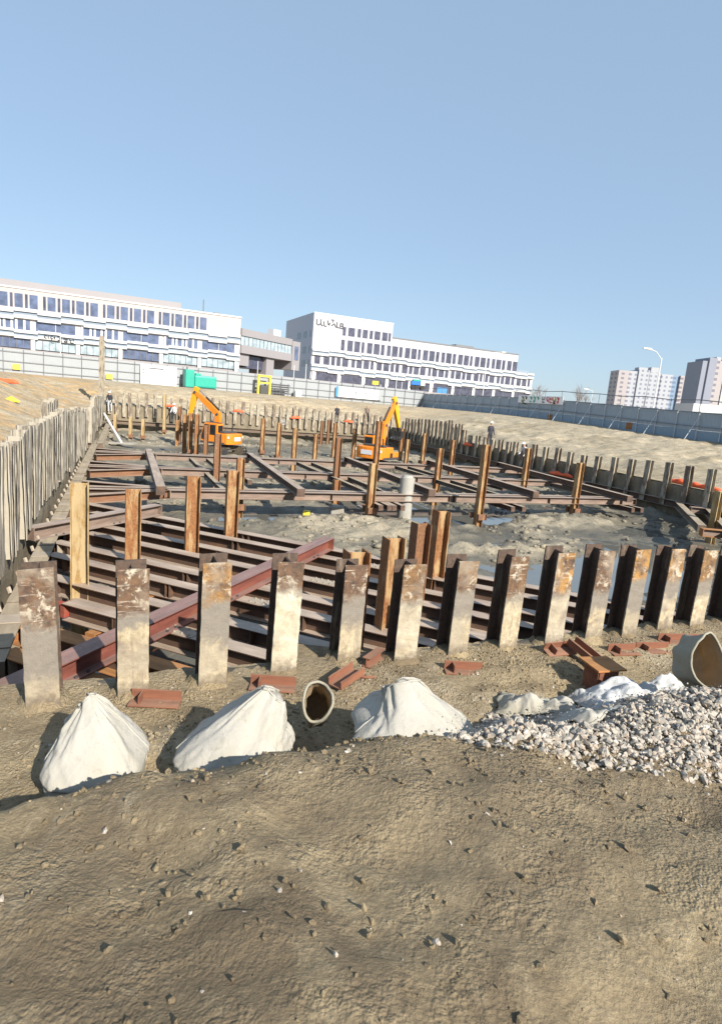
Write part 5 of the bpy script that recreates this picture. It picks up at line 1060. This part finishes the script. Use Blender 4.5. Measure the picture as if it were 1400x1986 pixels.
def sack(px, py, zt, wx, wy, label, yaw=0.0, lean=(0, 0), seed=0, ridge=0.0, group='white bulk bags along the camera side'):
    """a slumped half filled woven bag whose neck stands up to an apex seen at the pixel"""
    ap = G(px, py, zt); base = Vector((ap.x - lean[0], ap.y - lean[1], 0)); gzv = ground_at(base); t = thing('bulk_bag', label, 'bulk bag', (base.x, base.y, gzv), yaw, group)
    n, k = 96, 60; vs = []; fs = []; H = zt - gzv; cl = Vector((lean[0], lean[1], 0)); cl.rotate(Matrix.Rotation(-yaw, 3, 'Z'))
    for j in range(k + 1):
        s = j / k; up = sm(.3, 1, s)
        bx = (1.12 - .12 * (1 - s) ** 3) if s < .3 else lerp(1.12, .12 + ridge, ((s - .3) / .7) ** (1.15 + .2 * math.sin(seed)))
        by = (1.12 - .12 * (1 - s) ** 3) if s < .3 else lerp(1.12, .04, ((s - .3) / .7) ** 1.25)
        for i in range(n):
            a = 2 * math.pi * i / n; c, sn = math.cos(a), math.sin(a); e = .62
            x = math.copysign(abs(c) ** e, c); y = math.copysign(abs(sn) ** e, sn)
            d = .07 * (.2 + up) * (abs(noise.noise(Vector((c * 3.6 + seed, sn * 3.6 + s * 2, s * 3)))) - .2) + .26 * up ** .5 * fbm((c * .9 + seed * 3, sn * .9, s * .7), 1.0, 3) + .22 * (.35 + up) * (abs(noise.noise(Vector((c * 1.9 + seed, sn * 1.9 + s * .8, s * 1.5 + seed)))) - .2) + .04 * fbm((c * 3 + seed, sn * 3, s * 5), 1.2, 5)
            vs.append((wx * x * (bx + d) + cl.x * s ** 2.2, wy * y * (by + d * (.4 + .6 * (1 - up))) + cl.y * s ** 1.3, H * s - (.1 if s < .02 else 0) + .05 * up * x * math.sin(seed * 1.7) - .05 * up * x * x))
    for j in range(k):
        for i in range(n): a = j * n + i; b = j * n + (i + 1) % n; fs.append((a, b, b + n, a + n))
    fs.append(tuple(k * n + i for i in range(n)))
    MB().add(vs, fs).build('bag_body', MT['bag'], t, smooth=True)
    for a in (.03, .53):                                # stitched side seams
        MB().tube([vs[j * n + int(a * n)] for j in range(10, k + 1, 2)], .009, 5).build('seam', MT['bag'], t, smooth=True)
    MB().tube([vs[k * n + i] for i in range(0, n + 1, 4) if i < n] + [vs[k * n]], .01, 5, False).build('neck_hem', MT['bag'], t, smooth=True)
    return t
sack(172, 1350, .80, .32, .36, 'white bulk bag with a low peak in front of the leftmost near pile', R(10), (-.10, .05), 1)
sack(523, 1337, .85, .40, .4, 'white bulk bag with a slanting peak in front of the fourth near pile', R(-8), (.26, .06), 3)
sack(776, 1318, .95, .46, .42, 'largest white bulk bag, peaked like a tent, in front of the sixth near pile', R(5), (-.16, .06), 5, .05)
def open_bag(px, py, zt, rad, hgt, tilt, yaw, label, seed=0, lining='bagin'):
    """an open sack whose stiff mouth faces up and towards the camera"""
    c0 = G(px, py, zt); m0 = Matrix.Translation(c0) @ Matrix.Rotation(yaw, 4, 'Z') @ Matrix.Rotation(tilt, 4, 'X'); t = thing('open_bag', label, 'bulk bag', group='open woven bags along the camera side', mat=m0)
    n, k = 48, 24
    def shell(off, depth):
        vs = []; fs = []
        for j in range(k + 1):
            s = j / k; z = -depth * s
            for i in range(n):
                a = 2 * math.pi * i / n; r = rad * (1.0 + .03 * math.sin(3 * a + seed) + .05 * (1 - s) ** 4 + .10 * s * math.sin(7 * a + seed * 3 + s * 4) + .06 * fbm((math.cos(a) + seed, math.sin(a), s * 2), 1.6)) + off
                r *= 1 if s < .75 else math.sqrt(max(0.02, 1 - ((s - .75) / .26) ** 2))
                vs.append((r * math.cos(a), r * math.sin(a) * 1.32, z + .05 * math.sin(2 * a + seed) * (1 - s)))
        for j in range(k):
            for i in range(n): a = j * n + i; b = j * n + (i + 1) % n; fs.append((a, b, b + n, a + n))
        fs.append(tuple(k * n + i for i in range(n))); return MB().add(vs, fs)
    o = shell(0, hgt).build('bag_body', MT['bag'], t, smooth=True); shell(-.018, hgt * .97).build('lining', MT[lining], t, smooth=True)
    pts = [(o.data.vertices[i % n].co * 1.0) for i in range(n + 1)]; MB().tube(pts, .014, 6, False).build('rim', MT['bag'], t, smooth=True)
    return t
open_bag(616, 1360, .56, .125, .62, R(52), R(4), 'small open bag with a rolled white rim between two larger white bags', 2)
open_bag(1380, 1284, .80, .215, .40, R(62), R(14), 'large open bag with a tan lining standing on the rubble heap at the right border', 4)

# rubble heap at the right with crushed stones and torn sacking
HC = G(1235, 1400, .3); HC.z = 0
def heap_z(x, y):
    dx, dy = x - HC.x, y - HC.y; dx, dy = dx * .917 + dy * .399, dy * .917 - dx * .399; q = (dx / 1.9) ** 2 + (dy / .75) ** 2
    return .3 * math.exp(-q * 1.1) * (1 + .35 * noise.noise(Vector((x * 1.6, y * 1.6, 2)))) + .05 * noise.noise(Vector((x * 4, y * 4, 5))) * math.exp(-q) - .03
vs = []; fs = []; N1, N2 = 110, 70
for j in range(N2 + 1):
    for i in range(N1 + 1):
        x = HC.x - 3.6 + 7.2 * i / N1; y = HC.y - 1.9 + 3.9 * j / N2; vs.append(Vector((x, y, ground_at(Vector((x, y, 0))) + (heap_z(x, y) if heap_z(x, y) > .0 else -.05) - .02)))
for j in range(N2):
    for i in range(N1): a = j * (N1 + 1) + i; fs.append((a, a + 1, a + N1 + 2, a + N1 + 1))
tag(MB().add(vs, fs).build('rubble_heap', MT['ground'], smooth=True), 'heap of pale crushed rubble at the lower right', 'rubble', kind='stuff')
ico_v = [Vector(v).normalized() for v in ((0, -.53, .85), (0, .53, .85), (.85, 0, .53), (-.85, 0, .53), (.53, -.85, 0), (.53, .85, 0), (-.53, .85, 0), (-.53, -.85, 0), (.85, 0, -.53), (-.85, 0, -.53), (0, -.53, -.85), (0, .53, -.85))]
ico_f = [(0, 2, 1), (0, 1, 3), (0, 4, 2), (0, 3, 7), (0, 7, 4), (1, 2, 5), (1, 6, 3), (1, 5, 6), (2, 4, 8), (2, 8, 5), (3, 6, 9), (3, 9, 7), (4, 7, 10), (4, 10, 8), (5, 8, 11), (5, 11, 6), (6, 11, 9), (7, 9, 10), (8, 10, 11), (9, 11, 10)]
def stones(n, pick, name, label, smin, smax, mat='stone'):
    m = MB()
    for _ in range(n):
        p, k = pick(); r = smin + (smax - smin) * random.random() ** 2.6 * k
        sc = Vector((random.uniform(.7, 1.3), random.uniform(.7, 1.3), random.uniform(.5, .95))); ro = Matrix.Rotation(random.uniform(0, 6.3), 3, (random.random() + .01, random.random(), random.random()))
        m.add([p + (ro @ Vector((v.x * sc.x, v.y * sc.y, v.z * sc.z))) * (r * random.uniform(.6, 1.25)) for v in ico_v], ico_f)
    return tag(m.build(name, MT[mat], smooth=False), label, 'rubble', kind='stuff')
def pick_heap():
    while True:
        u = .6 + 8.0 * random.random(); v = random.uniform(2.3, 4.95)
        if u < 3.5 - .75 * (4.8 - v) + .5 * noise.noise(Vector((v * 1.6, 1, 1))) + 2.2 * sm(3.3, 2.3, v) + abs(random.gauss(0, .3)): continue
        if v > 4.72 + .35 * noise.noise(Vector((u * 1.7, 4, 1))) - abs(random.gauss(0, .12)): continue
        p = W(u, v); p = Vector((p.x, p.y, 0)); return Vector((p.x, p.y, ground_at(p) + max(0, heap_z(p.x, p.y)) + random.uniform(-.01, .02))), lerp(.55, 1.0, sm(2.5, 4.2, v))
stones(24000, pick_heap, 'rubble_stones', 'loose crushed stones covering the rubble heap', .008, .06)
def pick_bench():
    while True:
        u = random.uniform(-4, 9); v = 6.4 - abs(random.gauss(0, 1)) * 2.6
        if noise.noise(Vector((u * .9, v * .9, 12))) + .5 * noise.noise(Vector((u * 3, v * 3, 5))) > random.uniform(-.5, .35): break
    p = W(u, v); return Vector((p.x, p.y, height(u, v))), .6
stones(1400, pick_bench, 'scattered_gravel', 'small stones scattered over the muddy near edge', .005, .03)
stones(16000, pick_bench, 'soil_clods', 'lumps and crumbs of dry soil on the near edge and berm', .004, .042, 'ground')
def cloth(px, py, z, sx, sy, label, yaw, seed, mat='tarp', puff=.24):
    c = G(px, py, z); n, k = 54, 44; vs = []; fs = []; t = thing('torn_sack', label, 'torn sack', (c.x, c.y, 0), 0, 'torn grey white sacks on the rubble heap')
    for j in range(k + 1):
        for i in range(n + 1):
            x, y = (i / n - .5) * sx, (j / k - .5) * sy; e = 1 - max(abs(2 * i / n - 1), abs(2 * j / k - 1)) ** 3
            x += .07 * fbm((x * 2 + seed, y * 2), 1.5); y += .07 * fbm((x * 2, y * 2 + seed), 1.5)
            X = c.x + x * math.cos(yaw) - y * math.sin(yaw); Y = c.y + x * math.sin(yaw) + y * math.cos(yaw)
            h = ground_at(Vector((X, Y, 0))) + max(0, heap_z(X, Y)) + puff * e * (.55 + .6 * fbm((x * 2.2, y * 2.2 + seed), 1.0)) + .06 * e * abs(noise.noise(Vector((x * 5 + seed, y * 6, 1)))) + .05 + .03 * (1 - e) * noise.noise(Vector((x * 9, y * 9, seed)))
            vs.append((X - c.x, Y - c.y, h))
    for j in range(k):
        for i in range(n): a = j * (n + 1) + i; fs.append((a, a + 1, a + n + 2, a + n + 1))
    o = MB().add(vs, fs).build('sheet', MT[mat], t, smooth=True); q = o.modifiers.new('thick', 'SOLIDIFY'); q.thickness = .006
    vs = [o.data.vertices[i].co.copy() for i in range(0, n + 1)]; MB().tube(vs, .012, 6).build('hem', MT[mat], t, smooth=True)
    return t
stones(9000, lambda: (lambda q: (q[0] + Vector((random.gauss(0, .12), random.gauss(0, .12), -.01)), 1.0))(pick_heap()), 'rubble_grit', 'fine pale grit between and around the rubble stones', .004, .014)
cloth(1190, 1345, .2, .9, .55, 'grey white torn sack draped over the middle of the rubble heap', R(15), 1.0)
cloth(1040, 1368, .1, .8, .45, 'pale torn sack at the left foot of the rubble heap', R(-10), 4.0, 'bag', .2)
cloth(1290, 1322, .25, .8, .5, 'crumpled grey sack below the large open bag', R(28), 7.0, 'tarp', .3)
cloth(1110, 1440, .3, .6, .5, 'half buried pale sack on the near side of the rubble heap', R(40), 9.0, 'bag', .2)
# lumps of dug soil on the bench and debris in the pit
def pick_floor():
    u = random.uniform(2, 25); v = random.uniform(10, 24); return W(u, v, floor_z(u, v)), .6
def clods(n, box, name, label, smin, smax, mat):
    m = MB()
    for _ in range(n):
        u, v = random.uniform(box[0], box[1]), random.uniform(box[2], box[3])
        z = floor_z(u, v)
        if z < WATERZ + .02 or fbm((u, v + 70), .35, 3) < -.05: continue
        r = smin + (smax - smin) * random.random() ** 3; sc = Vector((random.uniform(.8, 1.4), random.uniform(.8, 1.4), random.uniform(.5, .9)))
        m.add([W(u, v, z) + Vector((a.x * sc.x, a.y * sc.y, a.z * sc.z)) * (r * random.uniform(.7, 1.2)) for a in ico_v], ico_f)
    return tag(m.build(name, MT[mat], smooth=True), label, 'soil clods', kind='stuff')
clods(5000, (-1, 26, 8, 26), 'mud_clods', 'broken clods of wet mud on the pit floor', .02, .16, 'floor')
clods(2500, (0, 27, 26, 56), 'mud_clods', 'broken clods of mud on the far pit floor', .05, .25, 'floor')
for (px, py, sx, lab, mat, nm) in ((655, 992, .55, 'square pale concrete block on the pit floor under the near long strut', 'concrete', 'concrete_block'), (595, 990, .3, 'small yellow scrap on the pit floor under the near long strut', 'yellow', 'yellow_scrap')):
    p = G(px, py, -1.45); o = MB().prism([(-sx * .5, -sx * .45), (sx * .45, -sx * .5), (sx * .5, sx * .4), (-sx * .4, sx * .5)], -.1, sx * .55, 2).build(nm, MT[mat], bevel=.03); o.location = (p.x, p.y, floor_z(*UV(p)) + .05); tag(o, lab, 'block' if sx > .4 else 'scrap')
